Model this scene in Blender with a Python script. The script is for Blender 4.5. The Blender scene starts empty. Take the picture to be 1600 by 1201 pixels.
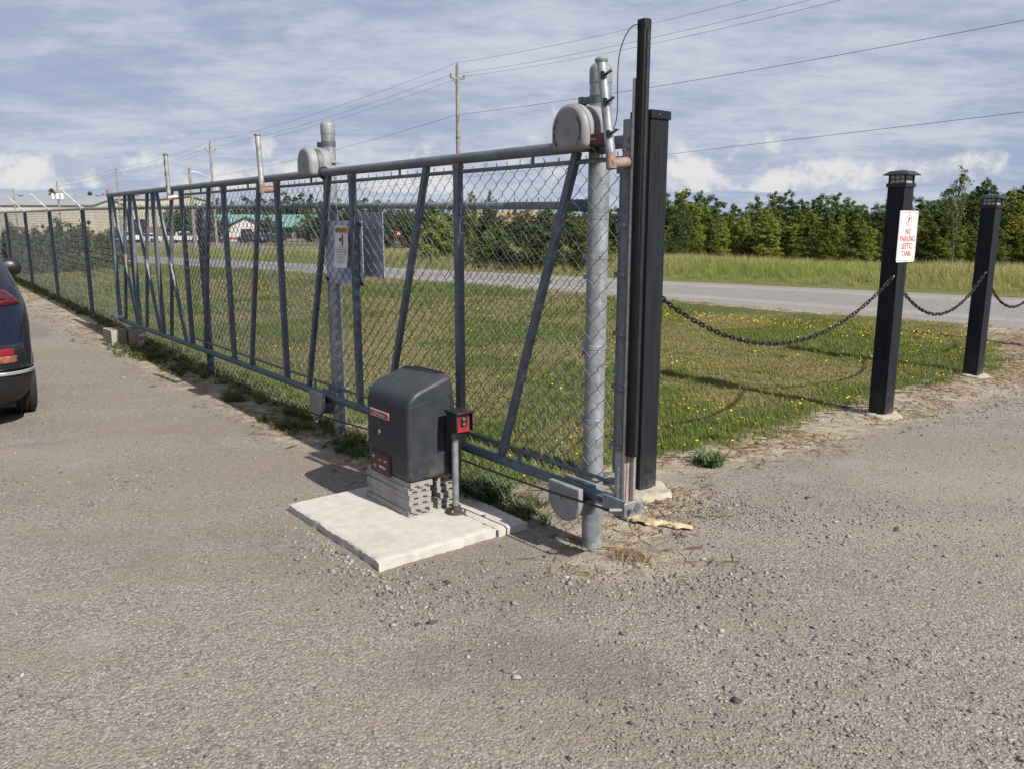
import bpy, bmesh, math, random
import numpy as np
from mathutils import Vector, Matrix, noise as mnoise

random.seed(7); RNG = np.random.default_rng(11)
S = bpy.context.scene
C = S.collection
PI = math.pi
R = math.radians

# ------------------------------------------------------------------ camera, sky, sun, exposure
CAM_H = 1.65
cd = bpy.data.cameras.new('camera'); cam = bpy.data.objects.new('camera', cd); C.objects.link(cam)
cam.location = (0, 0, CAM_H); cam.rotation_euler = (R(90 - 11.3), 0, 0)
cd.sensor_fit = 'HORIZONTAL'; cd.sensor_width = 36.0; cd.lens = 36.0 * 1270 / 1600
cd.clip_start = 0.05; cd.clip_end = 6000
S.camera = cam

SUN_AZ, SUN_EL = 136.5, 41.0           # clockwise from +Y (the way the camera looks)
sv = Vector((math.sin(R(SUN_AZ)) * math.cos(R(SUN_EL)), math.cos(R(SUN_AZ)) * math.cos(R(SUN_EL)), math.sin(R(SUN_EL))))
sl = bpy.data.lights.new('sun', 'SUN'); sl.energy = 5.0; sl.angle = R(0.53); sl.color = (1.0, 0.935, 0.84)
so = bpy.data.objects.new('sun', sl); C.objects.link(so)
so.rotation_euler = (-sv).to_track_quat('-Z', 'Y').to_euler(); so.location = (20, -20, 30)

S.view_settings.view_transform = 'Standard'; S.view_settings.look = 'None'
S.view_settings.gamma = 1.0; S.view_settings.use_curve_mapping = False
S.view_settings.exposure = 0.65


class NT:
    """small wrapper to write node trees briefly"""
    def __init__(s, tree):
        s.t = tree; s.n = tree.nodes; s.l = tree.links
    def new(s, typ, **kw):
        nd = s.n.new(typ)
        for k, v in kw.items(): setattr(nd, k, v)
        return nd
    def put(s, sock, v):
        if isinstance(v, bpy.types.NodeSocket): s.l.new(v, sock)
        elif v is not None:
            if sock.type == 'RGBA' and not hasattr(v, '__len__'): v = (v, v, v, 1)
            elif sock.type == 'RGBA' and len(v) == 3: v = (*v, 1)
            sock.default_value = v
    def math(s, op, a, b=None, c=None, clamp=False):
        nd = s.new('ShaderNodeMath', operation=op, use_clamp=clamp)
        for i, v in enumerate((a, b, c)):
            if v is not None: s.put(nd.inputs[i], v)
        return nd.outputs[0]
    def vmath(s, op, a, b=None):
        nd = s.new('ShaderNodeVectorMath', operation=op)
        s.put(nd.inputs[0], a)
        if b is not None: s.put(nd.inputs[1], b)
        return nd.outputs[0]
    def noise(s, vec, scale, detail=4, rough=0.55, dist=0.0):
        nd = s.new('ShaderNodeTexNoise')
        if vec is not None: s.put(nd.inputs['Vector'], vec)
        nd.inputs['Scale'].default_value = scale; nd.inputs['Detail'].default_value = detail
        nd.inputs['Roughness'].default_value = rough; nd.inputs['Distortion'].default_value = dist
        return nd.outputs['Fac']
    def voro(s, vec, scale, feature='F1', out='Distance', rand=1.0):
        nd = s.new('ShaderNodeTexVoronoi', feature=feature)
        if vec is not None: s.put(nd.inputs['Vector'], vec)
        nd.inputs['Scale'].default_value = scale; nd.inputs['Randomness'].default_value = rand
        return nd.outputs[out]
    def ramp(s, fac, lo, hi, a=0.0, b=1.0, smooth=True):
        nd = s.new('ShaderNodeMapRange', interpolation_type='SMOOTHSTEP' if smooth else 'LINEAR')
        s.put(nd.inputs[0], fac); s.put(nd.inputs[1], lo); s.put(nd.inputs[2], hi); s.put(nd.inputs[3], a); s.put(nd.inputs[4], b)
        return nd.outputs[0]
    def mix(s, fac, a, b, blend='MIX'):
        nd = s.new('ShaderNodeMix', data_type='RGBA', blend_type=blend)
        s.put(nd.inputs[0], fac); s.put(nd.inputs[6], a); s.put(nd.inputs[7], b)
        return nd.outputs[2]
    def attr(s, name, typ='GEOMETRY', out='Fac'):
        nd = s.new('ShaderNodeAttribute', attribute_type=typ, attribute_name=name)
        return nd.outputs[out]
    def pos(s):
        return s.new('ShaderNodeNewGeometry').outputs['Position']
    def obj(s):
        return s.new('ShaderNodeTexCoord').outputs['Object']


w = bpy.data.worlds.new('World'); S.world = w; w.use_nodes = True
N = NT(w.node_tree); N.n.clear()
bg = N.new('ShaderNodeBackground'); out = N.new('ShaderNodeOutputWorld'); N.l.new(bg.outputs[0], out.inputs[0])
bg.inputs['Strength'].default_value = 0.062
sky = N.new('ShaderNodeTexSky', sky_type='NISHITA'); sky.sun_disc = False
sky.sun_elevation = R(SUN_EL); sky.sun_rotation = R(SUN_AZ); sky.air_density = 1.0; sky.dust_density = 0.6; sky.ozone_density = 1.5
d = N.vmath('NORMALIZE', N.new('ShaderNodeTexCoord').outputs['Generated'])
sx = N.new('ShaderNodeSeparateXYZ'); N.l.new(d, sx.inputs[0]); dx, dy, dz = sx.outputs
zc = N.math('ADD', N.math('MAXIMUM', dz, 0.0), 0.14)
cv = N.new('ShaderNodeCombineXYZ'); N.put(cv.inputs[0], N.math('DIVIDE', dx, zc)); N.put(cv.inputs[1], N.math('DIVIDE', dy, zc))
up = cv.outputs[0]
# high stratocumulus sheet: mottled, in loose bands
n1 = N.noise(up, 0.42, 8, 0.58, 0.25); n2 = N.noise(N.vmath('ADD', up, (13.1, 4.2, 0.7)), 1.05, 9, 0.60, 0.35); n3 = N.noise(N.vmath('ADD', N.vmath('MULTIPLY', up, (1.0, 1.6, 1.0)), (3.1, 9.2, 5.7)), 3.6, 9, 0.66, 0.25)
sheet = N.math('ADD', N.math('MULTIPLY', n1, 0.50), N.math('ADD', N.math('MULTIPLY', n2, 0.33), N.math('MULTIPLY', n3, 0.17)))
cover = N.ramp(sheet, 0.30, 0.48)
bright = N.ramp(N.math('ADD', N.math('MULTIPLY', n2, 0.52), N.math('ADD', N.math('MULTIPLY', n3, 0.34), N.math('MULTIPLY', n1, 0.14))), 0.39, 0.62)
sheetc = N.mix(bright, (3.8, 4.4, 6.0), (6.5, 6.8, 7.5))
deep = N.mix(N.ramp(dz, 0.0, 0.5), (2.9, 4.2, 7.1), (2.1, 3.3, 6.4))
clear = N.mix(0.6, sky.outputs[0], deep)
col = N.mix(N.math('MULTIPLY', cover, 0.92), clear, sheetc)
# cumulus heaps low over the horizon, lit from the right
az = N.math('ARCTAN2', dx, dy)
def heap(scale, seed, lo0, lo1, hi0, hi1, thr0, col, amount, zs=1.05):
    cc = N.new('ShaderNodeCombineXYZ'); N.put(cc.inputs[0], N.math('SUBTRACT', az, 0.23)); N.put(cc.inputs[1], N.math('MULTIPLY', dz, zs)); N.put(cc.inputs[2], seed)
    cp = cc.outputs[0]
    def field(p):
        big = N.noise(p, scale, 2, 0.5); det = N.noise(p, scale * 3.4, 9, 0.60, 0.15)
        return N.math('ADD', N.math('MULTIPLY', big, 0.56), N.math('MULTIPLY', det, 0.44))
    f0 = field(cp); f1 = field(N.vmath('ADD', cp, (0.045 / scale, 0.13 / scale, 0.0)))
    band = N.math('MULTIPLY', N.ramp(dz, lo0, lo1), N.ramp(dz, hi1, hi0))
    thr = N.ramp(band, 0.0, 1.0, 0.80, thr0, smooth=False)
    m_ = N.ramp(N.math('SUBTRACT', f0, thr), 0.0, 0.10)
    lit = N.ramp(N.math('SUBTRACT', f0, f1), -0.045, 0.06)
    cl = N.mix(lit, (4.6, 5.15, 6.5), (8.2, 8.05, 8.0))
    return N.mix(N.math('MULTIPLY', m_, amount), col, cl)
col = heap(5.0, 4.71, 0.022, 0.038, 0.055, 0.120, 0.400, col, 0.95)
col = heap(8.0, 6.11, 0.040, 0.070, 0.090, 0.190, 0.50, col, 0.70)
# paler, hazier air right at the horizon
col = N.mix(N.ramp(dz, 0.0, 0.05, 0.40, 0.0), col, (4.2, 5.2, 7.2))
N.put(bg.inputs['Color'], col)


# ------------------------------------------------------------------ frames, terrain, mesh helpers
GAZ = R(-38.4)                          # bearing of the gate and fence line
GO = np.array([0.413, 3.983])           # foot of the front gate post
U = np.array([math.sin(GAZ), math.cos(GAZ)]); NN = np.array([math.cos(GAZ), -math.sin(GAZ)])
GROT = -GAZ


def g2w(n, s, z=0.0):
    p = GO + NN * n + U * s
    return np.array([p[0], p[1], z])


def w2g(x, y):
    q0, q1 = x - GO[0], y - GO[1]
    return q0 * NN[0] + q1 * NN[1], q0 * U[0] + q1 * U[1]      # n, s


def sp(x, k): return k * np.logaddexp(0.0, np.asarray(x, float) / k)
def T(x, y):
    q = .6 * x + .8 * y                  # distance across the road: the land rises a little to it and falls away behind
    return .03 * sp(y - 7.6, 1.0) - .03 * sp(y - 19., 1.5) - .05 * sp(q - 21., 2.) + .05 * sp(q - 62., 6.)
def Tg(n, s):
    p = g2w(n, s); return float(T(p[0], p[1]))


def vnoise(x, y, sc, seed=0):
    """smooth value noise 0..1 on arrays"""
    x = np.asarray(x, float) * sc + seed * 17.3; y = np.asarray(y, float) * sc + seed * 5.1
    xi = np.floor(x).astype(np.int64); yi = np.floor(y).astype(np.int64); xf = x - xi; yf = y - yi
    def h(a, b):
        k = (a * 374761393 + b * 668265263 + seed * 1442695) & 0x7fffffff
        k = ((k ^ (k >> 13)) * 1274126177) & 0x7fffffff
        return ((k ^ (k >> 16)) & 0xffff) / 65535.0
    u = xf * xf * (3 - 2 * xf); v = yf * yf * (3 - 2 * yf)
    return (h(xi, yi) * (1 - u) + h(xi + 1, yi) * u) * (1 - v) + (h(xi, yi + 1) * (1 - u) + h(xi + 1, yi + 1) * u) * v
def fbm(x, y, sc, seed=0, o=4):
    t = 0; a = .5; tot = 0
    for i in range(o):
        t = t + a * vnoise(x, y, sc * 2 ** i, seed + i); tot += a; a *= .5
    return t / tot


def polydist(x, y, poly):
    """signed distance to a polygon, positive inside"""
    x = np.asarray(x, float); y = np.asarray(y, float)
    dmin = np.full(x.shape, 1e9); ins = np.zeros(x.shape, bool); k = len(poly)
    for i in range(k):
        x0, y0 = poly[i]; x1, y1 = poly[(i + 1) % k]
        ex, ey = x1 - x0, y1 - y0; t = np.clip(((x - x0) * ex + (y - y0) * ey) / (ex * ex + ey * ey), 0, 1)
        dmin = np.minimum(dmin, np.hypot(x - x0 - t * ex, y - y0 - t * ey))
        c = ((y0 > y) != (y1 > y)) & (x < (x1 - x0) * (y - y0) / (y1 - y0 + 1e-12) + x0); ins ^= c
    return np.where(ins, dmin, -dmin)


BASE = {}
def tag(o, label=None, cat=None, group=None, kind=None):
    if label: o['label'] = label
    if cat: o['category'] = cat
    if group: o['group'] = group
    if kind: o['kind'] = kind
    return o


def thing(name, label, cat, base=(0, 0, 0), frame='G', group=None):
    o = bpy.data.objects.new(name, None); C.objects.link(o); o.empty_display_size = 0.1
    if frame == 'G': o.location = g2w(*base); o.rotation_euler = (0, 0, GROT)
    else: o.location = base
    BASE[o.name] = np.array(base, float)
    return tag(o, label, cat, group)


class MB:
    def __init__(s): s.v = []; s.f = []
    def add(s, v, f):
        b = len(s.v); s.v.extend([tuple(map(float, p)) for p in v]); s.f.extend([tuple(i + b for i in q) for q in f]); return s
    def box(s, a, b):
        x0, y0, z0 = a; x1, y1, z1 = b
        return s.add([(x0, y0, z0), (x1, y0, z0), (x1, y1, z0), (x0, y1, z0), (x0, y0, z1), (x1, y0, z1), (x1, y1, z1), (x0, y1, z1)],
                     [(0, 3, 2, 1), (4, 5, 6, 7), (0, 1, 5, 4), (1, 2, 6, 5), (2, 3, 7, 6), (3, 0, 4, 7)])
    def cbox(s, c, d, M=None):
        x, y, z = np.array(d) / 2
        v = np.array([(-x, -y, -z), (x, -y, -z), (x, y, -z), (-x, y, -z), (-x, -y, z), (x, -y, z), (x, y, z), (-x, y, z)])
        if M is not None: v = v @ np.array(M).T
        return s.add(v + np.array(c), [(0, 3, 2, 1), (4, 5, 6, 7), (0, 1, 5, 4), (1, 2, 6, 5), (2, 3, 7, 6), (3, 0, 4, 7)])
    def beam(s, p0, p1, wx, wy, side=(1, 0, 0)):
        """rectangular bar; wx measured along 'side'"""
        p0 = np.array(p0, float); p1 = np.array(p1, float); a = p1 - p0; L = np.linalg.norm(a); a /= L
        sd = np.array(side, float); sd -= a * (sd @ a); sd /= np.linalg.norm(sd); t = np.cross(a, sd)
        v = []
        for p in (p0, p1):
            for i, j in ((-1, -1), (1, -1), (1, 1), (-1, 1)): v.append(p + sd * i * wx / 2 + t * j * wy / 2)
        return s.add(v, [(0, 3, 2, 1), (4, 5, 6, 7), (0, 1, 5, 4), (1, 2, 6, 5), (2, 3, 7, 6), (3, 0, 4, 7)])
    def path(s, pts, r, n=8, caps=True, closed=False):
        pts = [np.array(p, float) for p in pts]; m = len(pts); rs = r if hasattr(r, '__len__') else [r] * m
        prev = None; v = []; f = []
        for i, p in enumerate(pts):
            if closed: t = pts[(i + 1) % m] - pts[i - 1]
            else: t = pts[min(i + 1, m - 1)] - pts[max(i - 1, 0)]
            t = t / (np.linalg.norm(t) + 1e-12)
            if prev is None:
                h = np.array([0, 0, 1.]) if abs(t[2]) < .9 else np.array([1., 0, 0]); e = np.cross(t, h)
            else: e = prev - t * (prev @ t)
            e /= np.linalg.norm(e) + 1e-12; prev = e; b = np.cross(t, e)
            for k in range(n):
                q = 2 * PI * k / n; v.append(p + rs[i] * (e * math.cos(q) + b * math.sin(q)))
        for i in range(m if closed else m - 1):
            j = (i + 1) % m
            for k in range(n): f.append((i * n + k, i * n + (k + 1) % n, j * n + (k + 1) % n, j * n + k))
        if caps and not closed: f.append(tuple(range(n - 1, -1, -1))); f.append(tuple((m - 1) * n + k for k in range(n)))
        return s.add(v, f)
    def tube(s, p0, p1, r, n=12, r2=None): return s.path([p0, p1], [r, r if r2 is None else r2], n)
    def lathe(s, prof, c, n=20, axis='z'):
        """profile of (radius, height) turned round an axis through c"""
        v = []; f = []; m = len(prof)
        for (r, h) in prof:
            for k in range(n):
                q = 2 * PI * k / n; a, b = r * math.cos(q), r * math.sin(q)
                p = {'z': (a, b, h), 'x': (h, a, b), 'y': (b, h, a)}[axis]; v.append((c[0] + p[0], c[1] + p[1], c[2] + p[2]))
        for i in range(m - 1):
            for k in range(n): f.append((i * n + k, i * n + (k + 1) % n, (i + 1) * n + (k + 1) % n, (i + 1) * n + k))
        f.append(tuple(range(n - 1, -1, -1))); f.append(tuple((m - 1) * n + k for k in range(n)))
        return s.add(v, f)
    def prism(s, poly, fn, a, b):
        """extrude a 2-D outline from a to b; fn(u, v, w) gives the point"""
        k = len(poly); v = [fn(u, q, a) for u, q in poly] + [fn(u, q, b) for u, q in poly]
        return s.add(v, [tuple(range(k - 1, -1, -1)), tuple(range(k, 2 * k))] + [(i, (i + 1) % k, k + (i + 1) % k, k + i) for i in range(k)])
    def grid(s, fn, nu, nv):
        v = [fn(i / nu, j / nv) for j in range(nv + 1) for i in range(nu + 1)]
        return s.add(v, [(j * (nu + 1) + i, j * (nu + 1) + i + 1, (j + 1) * (nu + 1) + i + 1, (j + 1) * (nu + 1) + i) for j in range(nv) for i in range(nu)])
    def xform(s, fn): s.v = [tuple(map(float, fn(p))) for p in s.v]; return s
    def mesh(s, name, off=(0, 0, 0), sharp=35):
        me = bpy.data.meshes.new(name); o = np.array(off, float)
        me.from_pydata([tuple(np.array(p) - o) for p in s.v], [], s.f)
        bm = bmesh.new(); bm.from_mesh(me); bmesh.ops.recalc_face_normals(bm, faces=bm.faces); bm.to_mesh(me); bm.free()
        me.polygons.foreach_set('use_smooth', [True] * len(me.polygons)); me.set_sharp_from_angle(angle=R(sharp))
        return me
    def build(s, name, mat, parent=None, bevel=0, base=None, sharp=35, rot=False):
        off = base if base is not None else (BASE[parent.name] if parent is not None else (0, 0, 0))
        me = s.mesh(name, off, sharp); me.materials.append(mat)
        o = bpy.data.objects.new(name, me); C.objects.link(o)
        if parent is not None: o.parent = parent; BASE[o.name] = np.array(off, float)
        if bevel:
            b = o.modifiers.new('bevel', 'BEVEL'); b.width = bevel; b.segments = 2; b.limit_method = 'ANGLE'; b.angle_limit = R(40)
        return o


def place_copy(src, name, parent, loc, rot=(0, 0, 0), scale=(1, 1, 1), mat=None):
    """another piece sharing mesh data"""
    o = src.copy(); o.name = name; C.objects.link(o); o.parent = parent
    o.location = loc; o.rotation_euler = rot; o.scale = scale
    return o


def copy_tree(o, loc=None, rotz=None, scale=None, label=None, parent=None):
    c = o.copy(); C.objects.link(c)
    if parent is not None: c.parent = parent
    if loc is not None: c.location = loc
    if rotz is not None: c.rotation_euler = (0, 0, rotz)
    if scale is not None: c.scale = scale
    if label: c['label'] = label
    for ch in list(o.children): copy_tree(ch, parent=c)
    return c


def raw_mesh(name, V, F, k, mat, attrs=None, smooth=False):
    """fast mesh from arrays; all faces have k corners"""
    me = bpy.data.meshes.new(name); V = np.asarray(V, np.float32); F = np.asarray(F, np.int32)
    me.vertices.add(len(V)); me.vertices.foreach_set('co', V.ravel())
    me.loops.add(F.size); me.loops.foreach_set('vertex_index', F.ravel())
    me.polygons.add(len(F)); me.polygons.foreach_set('loop_start', np.arange(0, F.size, k, dtype=np.int32))
    if smooth: me.polygons.foreach_set('use_smooth', np.ones(len(F), bool))
    me.update(calc_edges=True)
    for nm, a in (attrs or {}).items():
        a = np.asarray(a, np.float32)
        if a.ndim == 1:
            at = me.attributes.new(nm, 'FLOAT', 'POINT'); at.data.foreach_set('value', a)
        else:
            at = me.attributes.new(nm, 'FLOAT_VECTOR', 'POINT'); at.data.foreach_set('vector', a.ravel())
    me.materials.append(mat)
    o = bpy.data.objects.new(name, me); C.objects.link(o); return o


def text_mb(body, size, fn, align='CENTER', depth=0.0006, bold=0.0, spacing=1.0):
    """lettering as real mesh; fn(u, v, w) maps the flat letters onto the thing"""
    cu = bpy.data.curves.new('lettering', 'FONT'); cu.body = body; cu.size = size; cu.align_x = align; cu.align_y = 'CENTER'
    cu.resolution_u = 2; cu.offset = bold; cu.space_character = spacing
    o = bpy.data.objects.new('lettering', cu); C.objects.link(o); bpy.context.view_layer.update()
    me = o.evaluated_get(bpy.context.evaluated_depsgraph_get()).to_mesh()
    V = [v.co.copy() for v in me.vertices]; F = [tuple(p.vertices) for p in me.polygons]
    o.evaluated_get(bpy.context.evaluated_depsgraph_get()).to_mesh_clear()
    bpy.data.objects.remove(o); bpy.data.curves.remove(cu)
    m = MB(); m.add([fn(v.x, v.y, depth) for v in V], F); return m


# ------------------------------------------------------------------ materials
def mat(name):
    m = bpy.data.materials.new(name); m.use_nodes = True; n = NT(m.node_tree); n.n.clear()
    b = n.new('ShaderNodeBsdfPrincipled'); o = n.new('ShaderNodeOutputMaterial'); n.l.new(b.outputs[0], o.inputs[0])
    return m, n, b, o
def bump(n, b, h, strength, dist):
    k = n.new('ShaderNodeBump'); k.inputs['Strength'].default_value = strength; k.inputs['Distance'].default_value = dist
    n.put(k.inputs['Height'], h); n.l.new(k.outputs[0], b.inputs['Normal'])
def plain(name, col, rough=0.5, metal=0.0, var=0.12, scale=14, bmp=0.0, spec=0.5, coat=0):
    m, n, b, o = mat(name); p = n.obj(); col = tuple(c * .76 for c in col)
    f = n.noise(p, scale, 5, 0.6)
    c2 = tuple(max(0, c * (1 - var * 2)) for c in col); c3 = tuple(min(1, c * (1 + var)) for c in col)
    n.put(b.inputs['Base Color'], n.mix(n.ramp(f, .3, .7), c2, c3))
    n.put(b.inputs['Roughness'], n.ramp(n.noise(p, scale * 2.3, 4), .3, .7, max(0.03, rough - .1), min(1, rough + .1)))
    b.inputs['Metallic'].default_value = metal; b.inputs['Specular IOR Level'].default_value = spec
    if coat: b.inputs['Coat Weight'].default_value = coat; b.inputs['Coat Roughness'].default_value = 0.05
    if bmp: bump(n, b, n.noise(p, scale * 4, 6, 0.65), bmp, 0.01)
    return m
def galv(name, col, rough=.48, metal=.35, rust=0.0, sc=22, specks=0.5):
    """galvanised or weathered steel: spangle, streaks, chalky marks, optional rust"""
    m, n, b, o = mat(name); p = n.obj(); col = tuple(c * .76 for c in col)
    sq_ = n.new('ShaderNodeSeparateColor'); n.l.new(n.voro(p, sc * 2.4, out='Color'), sq_.inputs[0]); sp_ = n.mix(sq_.outputs[0], (.25, .25, .25), (.75, .75, .75)); f = n.noise(p, sc * .35, 5, .62)
    st = n.noise(n.vmath('MULTIPLY', p, (60, 60, 3)), 1, 4, .6)
    c = n.mix(n.ramp(f, .3, .72), tuple(x * .72 for x in col), tuple(min(1, x * 1.12) for x in col))
    c = n.mix(.28, c, sp_, 'OVERLAY')
    c = n.mix(n.ramp(st, .55, .75, 0, .35), c, tuple(min(1, x * 1.5 + .03) for x in col))
    ch = n.noise(p, sc * 1.8, 6, .7)
    c = n.mix(n.ramp(ch, .62, .70, 0, specks), c, (.45, .47, .49))
    if rust:
        r_ = n.noise(p, sc * .8, 6, .68)
        c = n.mix(n.ramp(r_, .74 - rust * .4, .86 - rust * .4, 0, .85), c, n.mix(n.noise(p, sc * 4, 3), (.13, .060, .035), (.33, .20, .15)))
    n.put(b.inputs['Base Color'], c); b.inputs['Metallic'].default_value = metal
    n.put(b.inputs['Roughness'], n.ramp(f, .3, .7, rough - .08, rough + .14))
    bump(n, b, n.noise(p, sc * 5, 5, .6), .12, .004)
    return m

M = {}
M['gate_steel'] = galv('gate_steel', (.125, .150, .190), .55, .25, rust=.22, specks=.18)
M['gate_rail'] = galv('gate_rail', (.18, .195, .215), .50, .35, rust=.18, sc=14, specks=.2)
M['galv'] = galv('galv', (.34, .37, .40), .46, .45, rust=.0, specks=.6)
M['galv_dull'] = galv('galv_dull', (.27, .29, .31), .55, .3, rust=.2, specks=.4)
M['rust'] = galv('rust', (.27, .19, .16), .8, .0, rust=.5, sc=30, specks=.25)
M['wire'] = plain('wire', (.34, .355, .385), .38, .6, .35, 9)
M['fence_paint'] = galv('fence_paint', (.085, .105, .14), .55, .2, rust=.12, specks=.1)
M['cover_plastic'] = plain('cover_plastic', (.265, .265, .27), .5, 0, .08, 8, bmp=.03)
M['cover_low'] = plain('cover_low', (.25, .255, .265), .55, 0, .12, 8, bmp=.04)
M['black_plastic'] = plain('black_plastic', (.012, .012, .014), .45, 0, .2, 10)
M['rubber'] = plain('rubber', (.010, .010, .011), .6, 0, .25, 8, bmp=.03, spec=.25)
M['rubber_sheen'] = plain('rubber_sheen', (.020, .020, .021), .36, 0, .25, 8)
M['alu'] = galv('alu', (.50, .50, .49), .4, .6, rust=.03, specks=.3)
M['pink_tape'] = plain('pink_tape', (.48, .27, .27), .6, 0, .2, 5)
M['white_paint'] = plain('white_paint', (.74, .74, .73), .5, 0, .05, 6)
M['red_print'] = plain('red_print', (.42, .045, .055), .45, 0, .1, 20)
M['red_dark'] = plain('red_dark', (.085, .007, .013), .35, 0, .15, 20)
M['red_bright'] = plain('red_bright', (.36, .022, .036), .4, 0, .1, 20)
M['black_print'] = plain('black_print', (.02, .02, .02), .5, 0, .1, 20)
M['grey_print'] = plain('grey_print', (.18, .18, .19), .6, 0, .1, 20)
M['orange_print'] = plain('orange_print', (.62, .30, .045), .5, 0, .15, 30)
M['panel_grey'] = plain('panel_grey', (.56, .63, .80), .45, .3, .1, 4)
M['panel_back'] = plain('panel_back', (.52, .59, .74), .5, .3, .15, 4)
M['pad_plastic'] = plain('pad_plastic', (.34, .325, .305), .65, 0, .14, 10, bmp=.08)
M['iron'] = galv('iron', (.09, .075, .065), .6, .4, rust=.35, specks=.05)
M['chain_steel'] = plain('chain_steel', (.013, .012, .012), .42, .3, .3, 30)
M['drive_chain'] = plain('drive_chain', (.02, .018, .017), .5, .5, .3, 40)
M['cable'] = plain('cable', (.012, .012, .013), .5, 0, .2, 10)
M['wood_pole'] = plain('wood_pole', (.30, .28, .26), .85, 0, .15, 2, bmp=.2)
M['pole_fit'] = plain('pole_fit', (.22, .22, .22), .6, .2, .15, 5)
M['car_glass'] = plain('car_glass', (.015, .018, .022), .08, 0, .1, 1)
M['car_white'] = plain('car_white', (.72, .73, .74), .3, 0, .04, 1, coat=.6)
M['car_black'] = plain('car_black', (.02, .021, .024), .25, 0, .1, 1, coat=.7)
M['car_red'] = plain('car_red', (.30, .03, .03), .3, 0, .1, 1, coat=.5)
M['tyre'] = plain('tyre', (.022, .021, .020), .85, 0, .2, 12, bmp=.1)
M['hub'] = plain('hub', (.3, .3, .31), .4, .6, .1, 5)
M['teal_roof'] = plain('teal_roof', (.20, .40, .36), .55, .1, .1, .7)
M['white_wall'] = plain('white_wall', (.70, .71, .71), .7, 0, .05, .5)
M['cream_wall'] = plain('cream_wall', (.58, .54, .44), .7, 0, .06, .15)
M['grey_roof'] = plain('grey_roof', (.33, .34, .37), .6, .1, .07, .12)
M['dark_glass'] = plain('dark_glass', (.03, .035, .04), .15, 0, .1, 1)
M['brick_wall'] = plain('brick_wall', (.34, .29, .25), .8, 0, .12, 1)
M['chrome'] = plain('chrome', (.75, .77, .80), .25, .7, .05, 3)
M['lamp_red'] = plain('lamp_red', (.22, .006, .013), .12, 0, .15, 6, coat=.8)
M['lamp_dark'] = plain('lamp_dark', (.09, .004, .008), .15, 0, .2, 6, coat=.8)
M['lamp_amber'] = plain('lamp_amber', (.34, .13, .08), .18, 0, .25, 20, coat=.8)
M['bumper_plastic'] = plain('bumper_plastic', (.014, .0145, .0155), .6, 0, .15, 20)
M['bumper_grey'] = plain('bumper_grey', (.20, .20, .20), .5, .2, .1, 10)


def m_car_navy():
    m, n, b, o = mat('car_navy'); p = n.obj()
    n.put(b.inputs['Base Color'], n.mix(n.noise(p, 300, 2), (.004, .006, .018), (.008, .011, .028)))
    b.inputs['Roughness'].default_value = .3; b.inputs['Metallic'].default_value = .0; b.inputs['Specular IOR Level'].default_value = .3
    b.inputs['Coat Weight'].default_value = .55; b.inputs['Coat Roughness'].default_value = .03
    return m
M['car_navy'] = m_car_navy()


def m_operator():
    """moulded charcoal plastic with fine texture, dust and scuffs"""
    m, n, b, o = mat('operator_plastic'); p = n.obj()
    c = n.mix(n.ramp(n.noise(p, 6, 5, .6), .3, .7), (.019, .023, .030), (.027, .031, .040))
    sc = n.noise(n.vmath('MULTIPLY', p, (30, 8, 5)), 2.2, 6, .7)
    c = n.mix(n.ramp(sc, .66, .74, 0, .25), c, (.16, .16, .16))
    zz = n.new('ShaderNodeSeparateXYZ'); n.l.new(p, zz.inputs[0])
    dst = n.math('MULTIPLY', n.ramp(zz.outputs[2], .22, -.02), n.ramp(n.noise(p, 14, 6, .7), .38, .70))
    c = n.mix(n.math('MULTIPLY', dst, .45), c, (.13, .115, .095))
    nz = n.new('ShaderNodeSeparateXYZ'); n.l.new(n.new('ShaderNodeNewGeometry').outputs['Normal'], nz.inputs[0])
    c = n.mix(n.math('MULTIPLY', n.ramp(nz.outputs[2], .5, .95), n.ramp(n.noise(p, 18, 6, .7), .3, .75, .03, .20)), c, (.13, .125, .115))
    n.put(b.inputs['Base Color'], c); b.inputs['Specular IOR Level'].default_value = .35
    n.put(b.inputs['Roughness'], n.ramp(n.noise(p, 12, 4), .3, .7, .42, .58))
    bump(n, b, n.noise(p, 700, 2), .08, .001)
    return m
M['operator'] = m_operator()


def m_black_wood():
    m, n, b, o = mat('black_stained_wood'); p = n.obj()
    g = n.noise(n.vmath('MULTIPLY', p, (55, 55, 2.2)), 1, 6, .65, .4)
    k = n.voro(n.vmath('MULTIPLY', p, (8, 8, 3)), 1)
    c = n.mix(n.ramp(g, .35, .7), (.0075, .0095, .013), (.015, .018, .024))
    c = n.mix(n.ramp(n.noise(p, 90, 3, .7), .68, .74, 0, .5), c, (.10, .10, .10))
    crk = n.noise(n.vmath('MULTIPLY', p, (42, 42, .9)), 1, 2, .5)
    line = n.ramp(n.math('ABSOLUTE', n.math('SUBTRACT', crk, .5)), 0.0, .012, 1, 0)
    c = n.mix(n.math('MULTIPLY', line, .8), c, (.004, .004, .004))
    zz = n.new('ShaderNodeSeparateXYZ'); n.l.new(p, zz.inputs[0])
    dst = n.math('MULTIPLY', n.ramp(zz.outputs[2], .32, -.02), n.ramp(n.noise(p, 9, 5, .7), .32, .68))
    c = n.mix(n.math('MULTIPLY', dst, .40), c, (.13, .118, .10))
    n.put(b.inputs['Base Color'], c); b.inputs['Roughness'].default_value = .62; b.inputs['Specular IOR Level'].default_value = .18
    bump(n, b, n.math('SUBTRACT', g, n.math('MULTIPLY', line, .8)), .16, .005)
    return m
M['black_wood'] = m_black_wood()


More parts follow.
